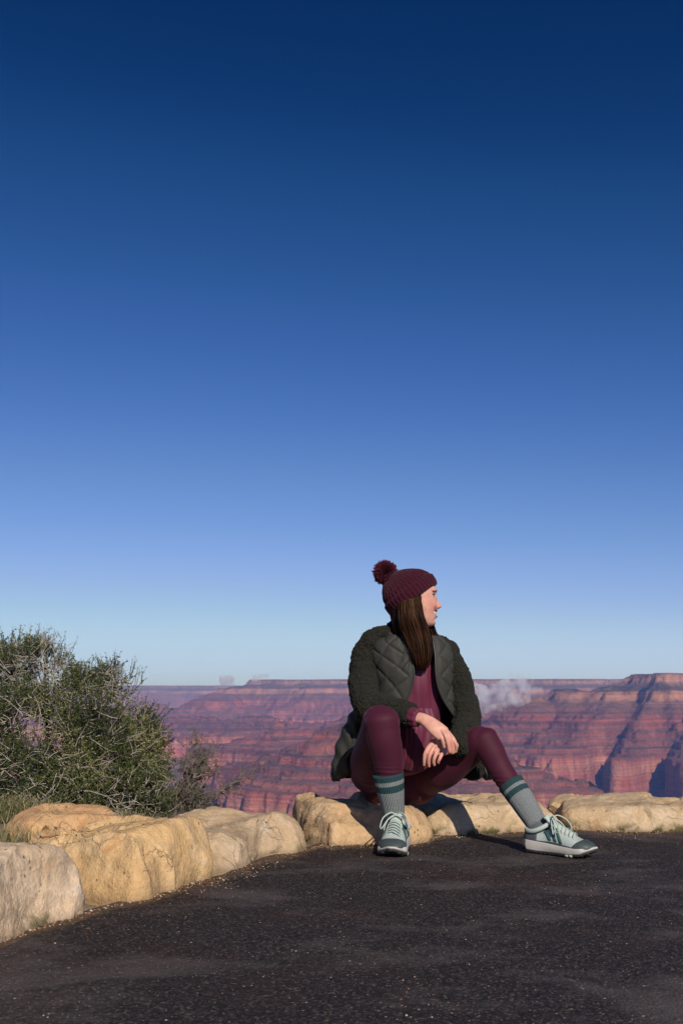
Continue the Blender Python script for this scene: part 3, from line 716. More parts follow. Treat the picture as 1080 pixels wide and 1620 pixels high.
def head_grid():
    zs = np.linspace(.101, -.128, 110); th = np.linspace(0, 2*math.pi, 140, endpoint=False)
    xf = np.interp(zs, HT[::-1, 0], HT[::-1, 1]); xb = np.interp(zs, HT[::-1, 0], HT[::-1, 2]); w_ = np.interp(zs, HT[::-1, 0], HT[::-1, 3])
    k = np.array([1,2,3,2,1.])/9
    for a in (xf, xb, w_): a[2:-2] = np.convolve(a, k, 'valid')
    cx = (xf+xb)/2; rx = (xf-xb)/2
    ct, st = np.cos(th), np.sin(th); e = 2/2.25
    X = cx[:, None]+rx[:, None]*np.sign(ct)*np.abs(ct)**e; Yh = w_[:, None]*np.sign(st)*np.abs(st)**e; Z = zs[:, None]+0*th
    front = (np.cos(th)[None] > 0)*1.0*np.clip(np.cos(th)*3, 0, 1)[None]
    nose = np.interp(-Z, [-.02, 0, .010, .024, .036, .0425, .048, .0535, .060], [0, .0005, .004, .0115, .0195, .0235, .0215, .009, 0])
    nw = np.interp(-Z, [0, .02, .038, .048, .06], [.007, .009, .0125, .015, .012])
    d = nose*np.exp(-(Yh/nw)**2)
    d += .010*g(Z, -.044, .008)*(g(Yh, .0125, .006)+g(Yh, -.0125, .006))*.6    # wings of the nose
    d += .0065*g(Z, .024, .010)*g(np.abs(Yh), .022, .026)-.0035*g(Z, .002, .008)*g(Yh, 0, .012)
    d += -.010*g(Z, .0, .012)*g(np.abs(Yh), .030, .014)
    d += .010*g(Z, -.040, .019)*g(np.abs(Yh), .042, .018)          # smiling cheeks
    Zm = Z-.010*np.clip(np.abs(Yh)/.024, 0, 1.5)**2
    d += .0085*g(Zm, -.0630, .0042)*g(Yh, 0, .022)+.0095*g(Zm, -.0850, .0055)*g(Yh, 0, .019)
    d += -.019*g(Zm, -.0735, .0062)*g(Yh, 0, .027)                   # open smile
    d += -.004*g(Z, -.066, .008)*g(np.abs(Yh), .030, .006)
    d += -.005*g(Z, -.098, .006)*g(Yh, 0, .02)+.007*g(Z, -.115, .010)*g(Yh, 0, .018)
    X = X+d*front
    return np.stack([X, Yh, Z], -1)
mb = MB(); H = head_grid(); mb.grid(hln(H.reshape(-1, 3)).reshape(H.shape), closed_u=True)
for ring in (0, H.shape[0]-1):
    c = hln(H[ring].mean(0)[None])[0]; n0 = ring*140; ids = np.arange(140)+n0; nx = np.roll(ids, -1); cid = mb.n
    mb.v.append(c[None]); mb.uv.append(np.zeros((1, 2))); mb.n += 1
    a, b = (nx, ids) if ring == 0 else (ids, nx); mb.f.append(np.stack([a, b, np.full(140, cid), np.full(140, cid)], 1))
tube(mb, [hl((-.02,0,-.04)), hl((-.022,0,-.10)), J['neck']+Vector((0,.01,-.01)), J['upch']+Vector((0,.02,.0))], [(.052,.055), (.048,.052), (.055,.058), (.09,.06)], seg=24)
tube(mb, [J['upch']+Vector((0,.02,.03)), J['chest']+Vector((0,.02,0)), J['waist']+Vector((0,.01,0)), J['pelvis']+Vector((0,.02,.0))], [(.115,.06), (.115,.085), (.095,.07), (.09,.06)], seg=28)
for s_ in ('R', 'L'):
    tube(mb, [J['upch'].lerp(J['sh'+s_], .5), J['upch'].lerp(J['sh'+s_], .88), J['sh'+s_].lerp(J['el'+s_], .5)+Vector((.0,.0,0)), J['el'+s_]], [.045, .036, .034, .032], seg=18)
    tube(mb, [J['el'+s_], J['el'+s_].lerp(J['wr'+s_], .4)+(Vector((.012,0,-.01)) if s_ == 'L' else Vector()), J['wr'+s_]], [.031, .030, (.0215, .019)], seg=18, ref=(0,-1,0.3))
    tube(mb, [J['hip'+s_], J['hip'+s_].lerp(J['knee'+s_], .5), J['knee'+s_]], [.060, .055, .042], seg=18, ref=(0,0,1))
    tube(mb, [J['knee'+s_], J['calf'+s_], J['ank'+s_], J['ank'+s_]+Vector((0,0,-.04))], [.040, .036, .027, .025], seg=18)
# hands: palm plus five separate jointed digits each
def hand(palm, fingers, thumb, ref):
    pts = [at(*p[:3]) for p in palm]
    tube(mb, pts, [(p[3][0]*.90, p[3][1]*.95) for p in palm], ref=ref, seg=22, per=6, power=2.4, round_cap=.5)
    for f in fingers+[thumb]:
        tube(mb, [at(*q[:3]) for q in f], [q[3]*.88 for q in f], seg=12, per=5, ref=ref, round_cap=.9)
HSTART = None
# her right hand, laid over the left wrist; fingers hang down
hand([(658,1135,3.907,(.0235,.019)), (668,1137.5,3.893,(.025,.0185)), (679,1144,3.876,(.030,.016)), (690,1153,3.862,(.034,.0145)), (700,1161,3.853,(.034,.012))],
     [[(691,1157,3.858,.0098),(697.0,1164,3.848,.0092),(700.2,1173,3.846,.0083),(702.4,1182,3.852,.0070)],
      [(697,1154,3.856,.0100),(704.0,1163,3.840,.0094),(708.2,1176,3.838,.0084),(710.6,1189.5,3.846,.0070)],
      [(702,1154,3.858,.0098),(710.0,1164,3.844,.0092),(714.0,1177,3.842,.0082),(715.6,1191,3.850,.0069)],
      [(706,1156,3.862,.0092),(716.2,1168,3.852,.0082),(720.4,1177,3.850,.0073),(721.6,1186,3.858,.0062)]],
     [(677,1147,3.885,.0125),(684,1158,3.888,.0115),(691,1168,3.890,.0098),(696,1177,3.893,.0080)], (0,-1,.35))
# her left hand, drooping between the thighs
hand([(717,1184,3.955,(.024,.019)), (708,1184,3.935,(.026,.0185)), (699,1184,3.915,(.032,.016)), (689,1182.5,3.897,(.036,.0145)), (683,1182,3.888,(.034,.012))],
     [[(688,1177,3.892,.0100),(679.5,1180,3.876,.0098),(672.3,1192,3.868,.0088),(670.8,1202,3.874,.0080),(670.5,1210,3.882,.0068)],
      [(691,1180,3.892,.0104),(685.5,1183,3.872,.0100),(679.3,1195,3.862,.0090),(677.6,1205,3.868,.0080),(678.2,1212,3.876,.0068)],
      [(694,1184,3.894,.0102),(691.5,1188,3.874,.0096),(687.2,1198,3.866,.0087),(685.6,1205,3.871,.0078),(686.6,1210,3.878,.0067)],
      [(699,1188,3.900,.0094),(698.0,1193,3.882,.0087),(695.2,1200,3.874,.0078),(692.8,1205,3.878,.0068),(693.2,1207,3.884,.0060)]],
     [(706,1180,3.928,.0125),(696,1176,3.915,.0115),(687,1178,3.905,.0098),(680,1184,3.902,.0082)], (0,-1,.35))
body = mb.build('body', M_skin.m); fuse(body, .0018, 2, .5)
v, nn = getv(body); q = (v-np.array(HO))@HMn
fx, fy, fz = q[:, 0], q[:, 1], q[:, 2]; isf = (fx > .05)&(fz > -.13)&(fz < .1)&(np.abs(fy) < .08)
lipw = np.clip(1.5-np.abs(fy)/.021, 0, 1); fzm = fz-.010*np.clip(np.abs(fy)/.024, 0, 1.5)**2
lip = isf*lipw*np.clip((g(fzm, -.0635, .0046)+g(fzm, -.0845, .0056))*2.4-.6, 0, 1)+isf*lipw*g(fzm, -.0735, .006)
brow = isf*np.clip(2.2*g(fz-.02*0-.005*np.cos(np.abs(fy)*80), .0205, .0042)-.6, 0, 1)*(np.abs(fy) > .011)*(np.abs(fy) < .048)
lash = isf*np.clip(2*g(fz, .004, .0022)-.5, 0, 1)*(np.abs(fy) > .020)*(np.abs(fy) < .044)
blush = isf*(.35*g(fz, -.035, .022)*g(np.abs(fy), .045, .022)+.5*g(fz, -.043, .008)*g(fy, 0, .016))
fingers = []
for pxs in ((702.4,1182,3.852),(710.6,1189.5,3.846),(715.6,1191,3.85),(721.6,1186,3.858),(670.5,1210,3.882),(678.2,1212,3.876),(686.6,1210,3.878),(693.2,1207,3.884),(672.3,1192,3.868),(679.3,1195,3.862),(687.2,1198,3.866),(695.2,1200,3.874),(708,1176,3.838),(714,1177,3.842)):
    blush = blush+.30*np.exp(-(np.linalg.norm(v-np.array(at(*pxs)), axis=1)/.013)**2)
for nme, arr in (('lip', np.clip(lip, 0, 1)), ('brow', np.clip(brow+lash, 0, 1)), ('blush', np.clip(blush, 0, .7))):
    a = body.data.attributes.new(nme, 'FLOAT', 'POINT'); a.data.foreach_set('value', arr.astype(np.float32))
pchild(body)
for sgn in (-1, 1):
    mb = MB(); blob(mb, hl((.0645, .0295*sgn, -.001)), (.0112,)*3); e = pchild(mb.build('eye', M_eyew))
    mb = MB(); blob(mb, hl((.0733, .0308*sgn, -.001)), (.0052,)*3); pchild(mb.build('iris', M_iris), e); e.children[0].matrix_parent_inverse = Matrix()
mb = MB()
for sgn in (-1, 1):
    mb = MB(); tube(mb, [hl((.0785, .016*sgn, .002)), hl((.0782, .024*sgn, .0065)), hl((.0762, .033*sgn, .0062)), hl((.0700, .0415*sgn, .0015)), hl((.0675, .0445*sgn, .0005))], [.0009, .0018, .0021, .0016, .0006], seg=8, per=5); pchild(mb.build('eyelashes', M_iris))
mb = MB(); ang = np.linspace(-1.15, 1.15, 24); zz = np.linspace(-.0650, -.0745, 6)
A = np.stack([( .0520)+.0270*np.cos(ang)[None]+0*zz[:, None], .023*np.sin(ang)[None]+0*zz[:, None], zz[:, None]+.010*(np.abs(ang)[None]/1.15)**2], -1)
mb.grid(hln(A.reshape(-1, 3)).reshape(A.shape)); te = mb.build('teeth', M_teeth); s = te.modifiers.new('t', 'SOLIDIFY'); s.thickness = .003; bake(te); pchild(te)

# ---- jacket shell
jrows = [ # py, L px, R px, Y, ry, aL, aR, cx
 (1008,612,694,4.145,.070,-14,38), (1020,592,706,4.15,.088,-10,32), (1040,588,716,4.16,.108,-5,27), (1065,592,716,4.17,.125,-2,26), (1090,594,716,4.18,.130,-6,30), (1115,586,720,4.19,.132,-14,42),
 (1140,572,730,4.20,.135,-30,56), (1165,556,738,4.22,.145,-48,64), (1195,541,752,4.25,.160,-62,74), (1218,530,766,4.27,.172,-68,80), (1234,530,772,4.28,.172,-70,83)]
RW = catmull(np.array(jrows, float), 12)
nu = 260; Pj = np.zeros((len(RW), nu, 3)); UU = np.zeros((len(RW), nu))
for i, (py, L_, R_, Y_, ry, aL, aR) in enumerate(RW):
    a = np.linspace(R(aR), 2*math.pi-R(-aL)*1.0, nu) if True else None
    a = np.linspace(R(aR), 2*math.pi+R(aL), nu)
    c = at((L_+R_)/2, py, Y_); l = at(L_, py, Y_); rr = at(R_, py, Y_); rx = (rr.x-l.x)/2
    e = .9
    sx = np.sign(np.sin(a))*np.abs(np.sin(a))**e; cy = np.sign(np.cos(a))*np.abs(np.cos(a))**e
    Pj[i, :, 0] = c.x+rx*sx; Pj[i, :, 1] = c.y-ry*cy; Pj[i, :, 2] = c.z; UU[i] = a
ddu = np.gradient(Pj, axis=1); ddv = np.gradient(Pj, axis=0); N_ = np.cross(ddu, ddv); N_ /= np.linalg.norm(N_, axis=2)[:, :, None]+1e-9
out = Pj-Pj.mean(1)[:, None]; N_ *= np.sign((N_*out).sum(2))[:, :, None]
# arc length along the ring gives the quilt coordinates
su = np.concatenate([np.zeros((len(RW), 1)), np.cumsum(np.linalg.norm(np.diff(Pj, axis=1), axis=2), 1)], 1)
sl = su[:, -1:]-su; zz = Pj[:, :, 2]
uu = np.where(UU < math.pi, su+.03, -(sl+.03)); ps = .078
def tri(x): return np.abs(((x/ps) % 1)-.5)*2
qa = tri(uu*.82+zz*.9); qb = tri(uu*.82-zz*.9)
seamd = np.minimum(1-qa, 1-qb)
puff = .0075*(1-np.exp(-seamd*5.0))
frontm = np.clip((np.minimum(su, sl)-.014)/.008, 0, 1)
edge = .003*(1-frontm)
dsp = (puff*frontm+edge)+.004*fbm((Pj.reshape(-1, 3)*np.array([18, 18, 9])), 5, 3).reshape(zz.shape)
# heavy folds near the hem
low = np.clip((at(600,1150,4.2).z-zz)/.1, 0, 1)
dsp += low*.010*np.sin(UU*11+zz*20)
Pj = Pj+N_*dsp[:, :, None]
jacket = sheet(Pj, .007, 'jacket', M_quilt.m, None); 
# ---- sleeves, shoulder yoke, collar, hem lining: sub-parts of the jacket
def fleece(o, vox=.005, am=1.0):
    fuse(o, vox, 5, .5)
    displace(o, lambda v, n: am*(.0028*ridged(v*np.array([42, 42, 60]), 3, 2)+.0035*vn(v*130, 5)+.006*fbm(v*np.array([10, 10, 22]), 8, 2)))
    return pchild(o, jacket)
mb = MB()
tube(mb, [at(594,1020,4.17), at(584,1034,4.185), at(576,1070,4.15), at(577,1100,4.09), at(583,1120,4.045)], [(.060,.066), (.069,.072), (.064,.066), (.061,.062), (.058,.060)], seg=28, per=8, round_cap=.9)
tube(mb, [at(578,1112,4.075), at(595,1121,4.035), at(625,1127,3.985), at(651,1132,3.935)], [(.060,.058), (.060,.055), (.055,.052), (.049,.047)], ref=(0,-1,.2), seg=28, per=8, round_cap=.25)
fleece(mb.build('sleeve', M_fleece.m))
mb = MB()
tube(mb, [at(700,1036,4.16), at(708,1044,4.17), at(722,1076,4.165), at(731,1112,4.155), at(736,1134,4.14)], [(.052,.060), (.058,.064), (.062,.062), (.064,.062), (.060,.060)], seg=28, per=8, round_cap=.9)
tube(mb, [at(735,1120,4.15), at(737,1142,4.11), at(731,1165,4.04), at(720,1184,3.975)], [(.060,.060), (.058,.056), (.054,.052), (.047,.045)], seg=28, per=8, round_cap=.25)
fleece(mb.build('sleeve', M_fleece.m))
# fleece yoke over both shoulders
mb = MB()
tube(mb, [at(585,1012,4.19), at(603,1004,4.175), at(618,1001,4.175), at(634,1000,4.19)], [(.040,.055), (.036,.058), (.028,.054), (.02,.04)], ref=(0,-1,0), seg=24, per=8, round_cap=.9)
tube(mb, [at(712,1030,4.18), at(698,1020,4.175), at(686,1013,4.175), at(672,1008,4.19)], [(.040,.050), (.034,.054), (.026,.05), (.02,.04)], ref=(0,-1,0), seg=24, per=8, round_cap=.9)
fleece(mb.build('shoulder_yoke', M_fleece.m))
# hem drape: the fleece-faced inside of the tail showing at her right hip
def hemlobe(pts, rad, ref=(0,-1,0)):
    mb = MB(); tube(mb, pts, rad, ref=ref, seg=32, per=10, round_cap=.7); return mb
mb = hemlobe([at(572,1120,4.16), at(560,1150,4.19), at(549,1180,4.21), at(541,1206,4.22), at(541,1219,4.23)], [(.030,.05), (.040,.055), (.044,.055), (.043,.05), (.036,.045)])
ho = mb.build('jacket_hem', M_quilt.m); fuse(ho, .005, 5)
displace(ho, lambda v, n: .004*vn(v*np.array([14, 10, 18]), 31)+.0035*np.sin(v[:, 2]*60+v[:, 0]*110+2*vn(v*9, 3)))
pchild(ho, jacket)
mb = hemlobe([at(740,1160,4.19), at(744,1190,4.22), at(748,1212,4.24), at(752,1222,4.25)], [(.045,.04), (.050,.045), (.048,.04), (.045,.035)])
ho = mb.build('jacket_hem', M_fleece.m); fuse(ho, .005, 5); displace(ho, lambda v, n: .005*vn(v*np.array([22, 22, 10]), 33)); pchild(ho, jacket)
# collar
ac = np.linspace(R(44), 2*math.pi-R(14), 150); hh = (.5-.5*np.cos(ac))
P = np.zeros((26, 150, 3)); c0 = at(652, 1022, 4.15)
for i, v_ in enumerate(np.linspace(0, 1, 26)):
    top = np.where(ac > math.pi, 1019-45*hh**.7, 1022-42*hh**1.1); py = 1026+(top-1026)*v_
    rx = .099+.004*math.sin(v_*3)-.006*v_+.008*v_**3; ry = .082-.010*v_
    z = np.array([at(652, y_, 4.15).z for y_ in py])
    P[i, :, 0] = c0.x-.002*v_+rx*np.sin(ac); P[i, :, 1] = 4.15-ry*np.cos(ac); P[i, :, 2] = z
P += (.004*fbm(P.reshape(-1, 3)*22, 3, 3)).reshape(P.shape[:2])[..., None]*np.array([1, 1, .3])
mb = MB(); mb.grid(P); co_ = mb.build('collar', M_quilt.m); s = co_.modifiers.new('t', 'SOLIDIFY'); s.thickness = .013; s.offset = 0
s2 = co_.modifiers.new('b', 'REMESH'); s2.mode = 'VOXEL'; s2.voxel_size = .0035; s2.use_smooth_shade = True
s3 = co_.modifiers.new('c', 'SMOOTH'); s3.iterations = 4; bake(co_)
displace(co_, lambda v, n: .0022*ridged(v*60, 3, 2)); pchild(co_, jacket)
# zipper tapes along both front edges
for name, col_i, sg in (('zipper', 0, 1), ('zipper', -1, -1)):
    e = Pj[10:, col_i]+N_[10:, col_i]*.004
    mb = MB(); tube(mb, [Vector(p) for p in e[::6]], [.0042]*len(e[::6]), seg=8, per=4); 
    z_ = pchild(mb.build(name, M_zip), jacket)
mb = MB(); tube(mb, [at(764,1206,4.16), at(768,1222,4.16), at(769,1234,4.155)], [(.004,.0025), (.005,.003), (.0045,.0025)], seg=8, per=4); pchild(mb.build('zipper_pull', M_zip), jacket)
# blouse cuffs
mb = MB(); tube(mb, [at(644,1131,3.95), at(653,1134,3.92), at(661,1136,3.902)], [(.036,.033), (.036,.033), (.034,.031)], ref=(0,-1,.2), seg=40, per=8, round_cap=.1, disp=lambda U, V: .0018*np.sin(U*50)+0*V)
pchild(mb.build('cuff', M_blouse.m), blouse)

# ---- hair
def strands(mb, pts, rad, n, seed, r=.0017, a0=0, a1=2*math.pi, spread=1.0, ref=(0,-1,0)):
    r_ = np.random.default_rng(seed)
    A = catmull(np.concatenate([np.array([tuple(p) for p in pts]), np.array(rad)], 1), 8); C = A[:, :3]; RR = A[:, 3:]
    T = np.gradient(C, axis=0); T /= np.linalg.norm(T, axis=1)[:, None]; S = np.cross(T, np.array(ref, float)); S /= np.linalg.norm(S, axis=1)[:, None]; N = np.cross(S, T)
    k = len(C); t = np.linspace(0, 1, k)
    for i in range(n):
        n_0 = mb.n; ph = r_.uniform(a0, a1); m = r_.uniform(.80, 1.06); dph = r_.normal()*.35
        i0 = 0; i1 = int(k*(1-abs(r_.normal())*.16)); i1 = max(i1, k//2)
        p_ = ph+dph*t; wob = .0055*np.sin(t*r_.uniform(4, 9)+r_.uniform(0, 6))*t
        P = C+S*((RR[:, 0]*m*spread)[:, None]*np.cos(p_)[:, None]+wob[:, None])+N*(RR[:, 1]*m)[:, None]*np.sin(p_)[:, None]
        P = P[i0:i1]; rr = r*np.interp(np.linspace(0, 1, len(P)), [0, .1, .8, 1], [.8, 1, .8, .15])*r_.uniform(.6, 1.5)
        tube(mb, P[::2], list(rr[::2]), seg=4, per=2, cap=False); TONE.append((n_0, mb.n, float(np.clip(.5+.33*math.sin(ph*9+seed)+r_.normal()*.25, 0, 1))))
mb = MB(); TONE = []
p1 = [at(649,936,4.062), at(648,955,4.052), at(650,978,4.046), at(658,1002,4.045), at(665,1026,4.035), at(667,1046,4.031), at(667,1060,4.035)]
r1 = [(.044,.030), (.046,.028), (.050,.030), (.050,.030), (.041,.024), (.031,.018), (.017,.009)]
tube(mb, p1, [(a*.82, b*.8) for a, b in r1], seg=28, per=8, round_cap=.3)
p2 = [hl((-.032,0,.03)), hl((-.036,0,-.03)), hl((-.040,0,-.08)), hl((-.035,0,-.13)), hl((-.02,0,-.17))]
r2 = [(.080,.078), (.084,.074), (.078,.064), (.068,.056), (.062,.05)]
tube(mb, p2, [(a*.97, b*.97) for a, b in r2], ref=tuple(fwd), seg=30, per=8)
p3 = [hl((.012,.068,.0)), hl((.020,.066,-.06)), hl((.038,.052,-.12)), at(680,1012,4.11), at(680,1035,4.06)]
r3 = [(.030,.02), (.034,.022), (.032,.024), (.026,.022), (.014,.01)]
tube(mb, p3, r3, seg=18, per=8)
strands(mb, p1, r1, 520, 5, .0015)
strands(mb, p2, r2, 260, 6, .0017, ref=tuple(fwd)); strands(mb, p3, r3, 110, 7, .0015)
# loose fly-away ends
r_ = np.random.default_rng(3)
for i in range(34):
    a = p1[0].lerp(p1[5], r_.uniform(.2, 1)); a = at(r_.uniform(640, 684), r_.uniform(990, 1045), 4.028)
    b = a+Vector((r_.normal()*.012, -abs(r_.normal())*.006, -.035)); c = b+Vector((r_.normal()*.014, 0, -.03))
    tube(mb, [a, b, c], [.0008, .0007, .0003], seg=4, per=4, cap=False)
ha = pchild(mb.build('hair', M_hair.m)); tn = np.full(mb.n, .12, np.float32)
for a_, b_, t_ in TONE: tn[a_:b_] = t_
a_ = ha.data.attributes.new('tone', 'FLOAT', 'POINT'); a_.data.foreach_set('value', tn)

# ---- beanie
HA = Vector((.838, 0, .546)); HN = Vector((-.546, 0, .838)); HC = Vector((-.0055, 0, -.010))
prof = np.array([(-.004,.100,0),(.0,.107,0),(.012,.111,.0),(.03,.112,-.001),(.045,.111,-.001),(.052,.107,-.001),(.072,.101,-.001),(.095,.086,-.003),(.115,.067,-.007),(.130,.048,-.014),(.142,.026,-.023),(.150,.008,-.03)])
pr = catmull(prof, 10); th = np.linspace(0, 2*math.pi, 420, endpoint=False)
nn_ = pr[:, 0][:, None]; rr = pr[:, 1][:, None]; cc = pr[:, 2][:, None]
tp = np.clip((.15-nn_)/.10, .15, 1)
rib = np.abs(np.sin(th*20))**.6*.006
cable = .0016*np.sin(th*40+np.sign(np.sin(th*9.5))*nn_*200)
yarn = .0006*np.sin(nn_*900+th*34)
fold = np.where(nn_ < .045, .0045, 0)
rr2 = rr+(rib+cable*(nn_ > .05)+yarn)*tp+fold
wob = .003*np.sin(th*3+nn_*40)
X = (rr2+wob)*np.cos(th)+cc; Y = (rr2+wob)*np.sin(th)*(.81+.03*np.sin(nn_*20))
Q = HC.x+HA.x*X+HN.x*nn_, Y, HC.z+HA.z*X+HN.z*nn_
Q = np.stack(np.broadcast_arrays(*Q), -1)
mb = MB(); mb.grid(hln(Q.reshape(-1, 3)).reshape(Q.shape), closed_u=True)
hat = mb.build('beanie', M_knit.m); s = hat.modifiers.new('t', 'SOLIDIFY'); s.thickness = .006; s.offset = -1; bake(hat); pchild(hat)
mb = MB(); pc = hl((-.120, 0, .107)); blob(mb, pc, (.036,)*3)
r_ = np.random.default_rng(11)
for i in range(2600):
    d = Vector(r_.normal(size=3)).normalized(); l = .0475+r_.normal()*.0022
    if r_.random() < .05: l += .004
    b = pc+d*.026; e = pc+d*l+Vector(r_.normal(size=3))*.003
    tube(mb, [b, b.lerp(e, .5)+Vector(r_.normal(size=3))*.001, e], [.0014, .0016, .0014], seg=4, per=1, cap=False)
M_pom = simple('burgundy_yarn', (.115,.011,.032), .95, .35, 300, .3, .001)
pchild(mb.build('pompom', M_pom), hat)

# ---- socks
for s_, pts, rad in (('R', [at(627,1325,3.925), at(625.5,1304,3.925), at(621.5,1280,3.915), at(617.5,1250,3.895), at(613.5,1224,3.885)], [.036, .0375, .0425, .0515, .0590]),
                     ('L', [at(852,1326,3.855), at(850.5,1309,3.858), at(832,1276,3.90), at(816,1252,3.93), at(807,1239,3.945)], [.0345, .0365, .0450, .0485, .0505])):
    mb = MB(); tube(mb, pts, rad, seg=72, per=12, round_cap=.12, disp=lambda U, V: .0010*np.abs(np.sin(U*math.pi*30))+.0016*np.sin(V*23+U*6)*np.clip(1-V*2, 0, 1))
    pchild(mb.build('sock', M_sock))

# ---- trail shoes
M_up = NT('shoe_mesh'); co = M_up.coord(); M_up.set(Base_Color=M_up.mix(M_up.noise(co, 120, 3), (.33,.38,.35), (.45,.50,.46)), Roughness=.8)
M_up.bump(M_up.voro(co, 420), .4, .0012)
M_mid = simple('midsole_foam', (.46,.42,.38), .7, .14, 30, .3, .002); M_out = simple('outsole_rubber', (.022,.022,.024), .7, .3, 80, .4, .002)
M_toe = simple('toe_guard', (.050,.064,.066), .55, .2, 80, .2, .001); M_heel = simple('heel_counter', (.06,.065,.075), .6, .2, 80, .2, .001)
M_str = simple('stripe_green', (.045,.115,.105), .6, .15, 120, .2, .001); M_lace = simple('lace', (.40,.46,.40), .85, .2, 400, .5, .001)
M_tong = simple('tongue_fabric', (.42,.48,.43), .85, .15, 200, .4, .001); M_lug = simple('pale_lug', (.34,.39,.30), .7, .1, 60, .1, .001)
XS = np.array([-.004,.004,.016,.04,.065,.09,.115,.14,.165,.19,.215,.24,.258,.270,.277])
HW = np.array([.010,.024,.033,.0365,.037,.037,.0385,.041,.0445,.0475,.0485,.045,.037,.026,.012])
HH = np.array([.020,.040,.046,.042,.038,.046,.064,.063,.054,.045,.036,.028,.021,.014,.005])
def soletop(x): return np.interp(x, [-.01,.0,.08,.16,.22,.26,.285], [.046,.047,.041,.034,.030,.033,.038])
def solebot(x): return np.interp(x, [-.01,.0,.02,.06,.2,.24,.285], [.016,.010,.003,.0,.0,.004,.022])
def up(x, phi, off=0.0):
    x = np.asarray(x, float); w_ = np.interp(x, XS, HW)+off; h = np.interp(x, XS, HH)+off
    return np.stack(np.broadcast_arrays(x+0*phi, w_*np.sign(np.cos(phi))*np.abs(np.cos(phi))**.75+.004*np.sin(x*14), soletop(x)-.004+h*np.abs(np.sin(phi))**.85), -1)
def smooth_tab():
    global XS, HW, HH
    xs = np.linspace(XS[0], XS[-1], 90)
    def sm(a):
        y = np.interp(xs, XS, a)
        for _ in range(5): y[1:-1] = (y[:-2]+2*y[1:-1]+y[2:])/4
        return y
    HW, HH, XS = sm(HW), sm(HH), xs
smooth_tab()
def shoe(heel, toe, tilt=0.0, mir=1, bow=1):
    d = Vector((toe.x-heel.x, toe.y-heel.y, 0)); L = d.length; d.normalize(); sc = L/.281
    sx = Vector((-d.y, d.x, 0))*mir
    M = np.array([[d.x, sx.x, 0], [d.y, sx.y, 0], [0, 0, 1]])*sc
    O = np.array([heel.x, heel.y, .010])
    tl = np.array([[math.cos(tilt), 0, -math.sin(tilt)], [0, 1, 0], [math.sin(tilt), 0, math.cos(tilt)]])
    def W(A): A = np.asarray(A); return (A.reshape(-1, 3)@tl.T@M.T+O).reshape(A.shape)
    def patch(x0, x1, p0, p1, off, mat, name, par, nx=20, np_=14, th=.003, warp=None):
        X, Ph = np.meshgrid(np.linspace(x0, x1, nx), np.linspace(p0, p1, np_), indexing='ij')
        if warp: X, Ph = warp(X, Ph)
        mb = MB(); mb.grid(W(up(X, Ph, off))); o = mb.build(name, mat); s = o.modifiers.new('t', 'SOLIDIFY'); s.thickness = th; s.offset = 0; bake(o)
        return pchild(o, par)
    # upper (the thing part), everything else hangs off it
    X, Ph = np.meshgrid(np.linspace(-.004, .277, 90), np.linspace(0, math.pi, 60), indexing='ij')
    P = up(X, Ph); P[:, :, :] += 0
    mb = MB(); mb.grid(W(P)); shoe_ = pchild(mb.build('shoe', M_up.m))
    # midsole: swollen foam slab, outsole beneath
    def slab(zt, zb, grow, name, mat, nz=10, bulge=.003, lug=False):
        xs = np.linspace(-.012, .288, 110); w_ = np.interp(xs, np.linspace(-.012, .288, 90), HW)+grow
        e0 = np.sqrt(np.clip((xs+.012)/.03, 0, 1))*np.sqrt(np.clip((.288-xs)/.045, 0, 1)); w_ = np.maximum(w_, .034)*e0+.0005
        up_ = np.stack([xs, w_+.004*np.sin(xs*14)], 1); dn = np.stack([xs, -w_+.004*np.sin(xs*14)], 1)[::-1]
        loop = np.concatenate([up_, dn]); P = []
        for v_ in np.linspace(0, 1, nz):
            z = zb(loop[:, 0])*(1-v_)+zt(loop[:, 0])*v_; b = bulge*math.sin(math.pi*v_)
            cx = np.array([.138, 0]); q = loop+(loop-cx)/np.linalg.norm(loop-cx, axis=1)[:, None]*b
            P.append(np.concatenate([q, z[:, None]], 1))
        top = P[-1].copy(); top[:, 1] *= .05; bot = P[0].copy(); bot[:, 1] *= .05
        P = np.array([bot]+P+[top]); mb = MB(); mb.grid(W(P), closed_u=True)
        return pchild(mb.build(name, mat), shoe_)
    slab(soletop, lambda x: solebot(x)+.008, .0045, 'midsole', M_mid, 12, .0035)
    slab(lambda x: solebot(x)+.009, lambda x: solebot(x)-.0, .0055, 'outsole', M_out, 4, .001)
    # lugs
    mb = MB()
    for x in np.linspace(.0, .262, 15):
        for y in (-1, 1):
            w_ = max(.02, float(np.interp(x, XS, HW)))*.86; z = float(solebot(x))
            A = np.array([[x+a, y*w_+b, z+c] for c in (-.0015, .006) for a, b in ((-.006,-.008),(.006,-.008),(.006,.008),(-.006,.008))]); mb.add(W(A), [(0,3,2,1),(4,5,6,7),(0,1,5,4),(1,2,6,5),(2,3,7,6),(3,0,4,7)])
    pchild(mb.build('tread', M_out, smooth=False), shoe_)
    # guards
    patch(.238, .2785, -.0, math.pi, .0025, M_toe, 'toe_guard', shoe_, 18, 40, warp=lambda X, Ph: (X+(.278-X)/.040*(-.026)*np.abs(np.cos(Ph))**3*1.0, Ph))
    patch(-.0045, .055, 0, math.pi, .0015, M_heel, 'heel_counter', shoe_, 16, 40, warp=lambda X, Ph: (X, Ph), th=.002) if False else None
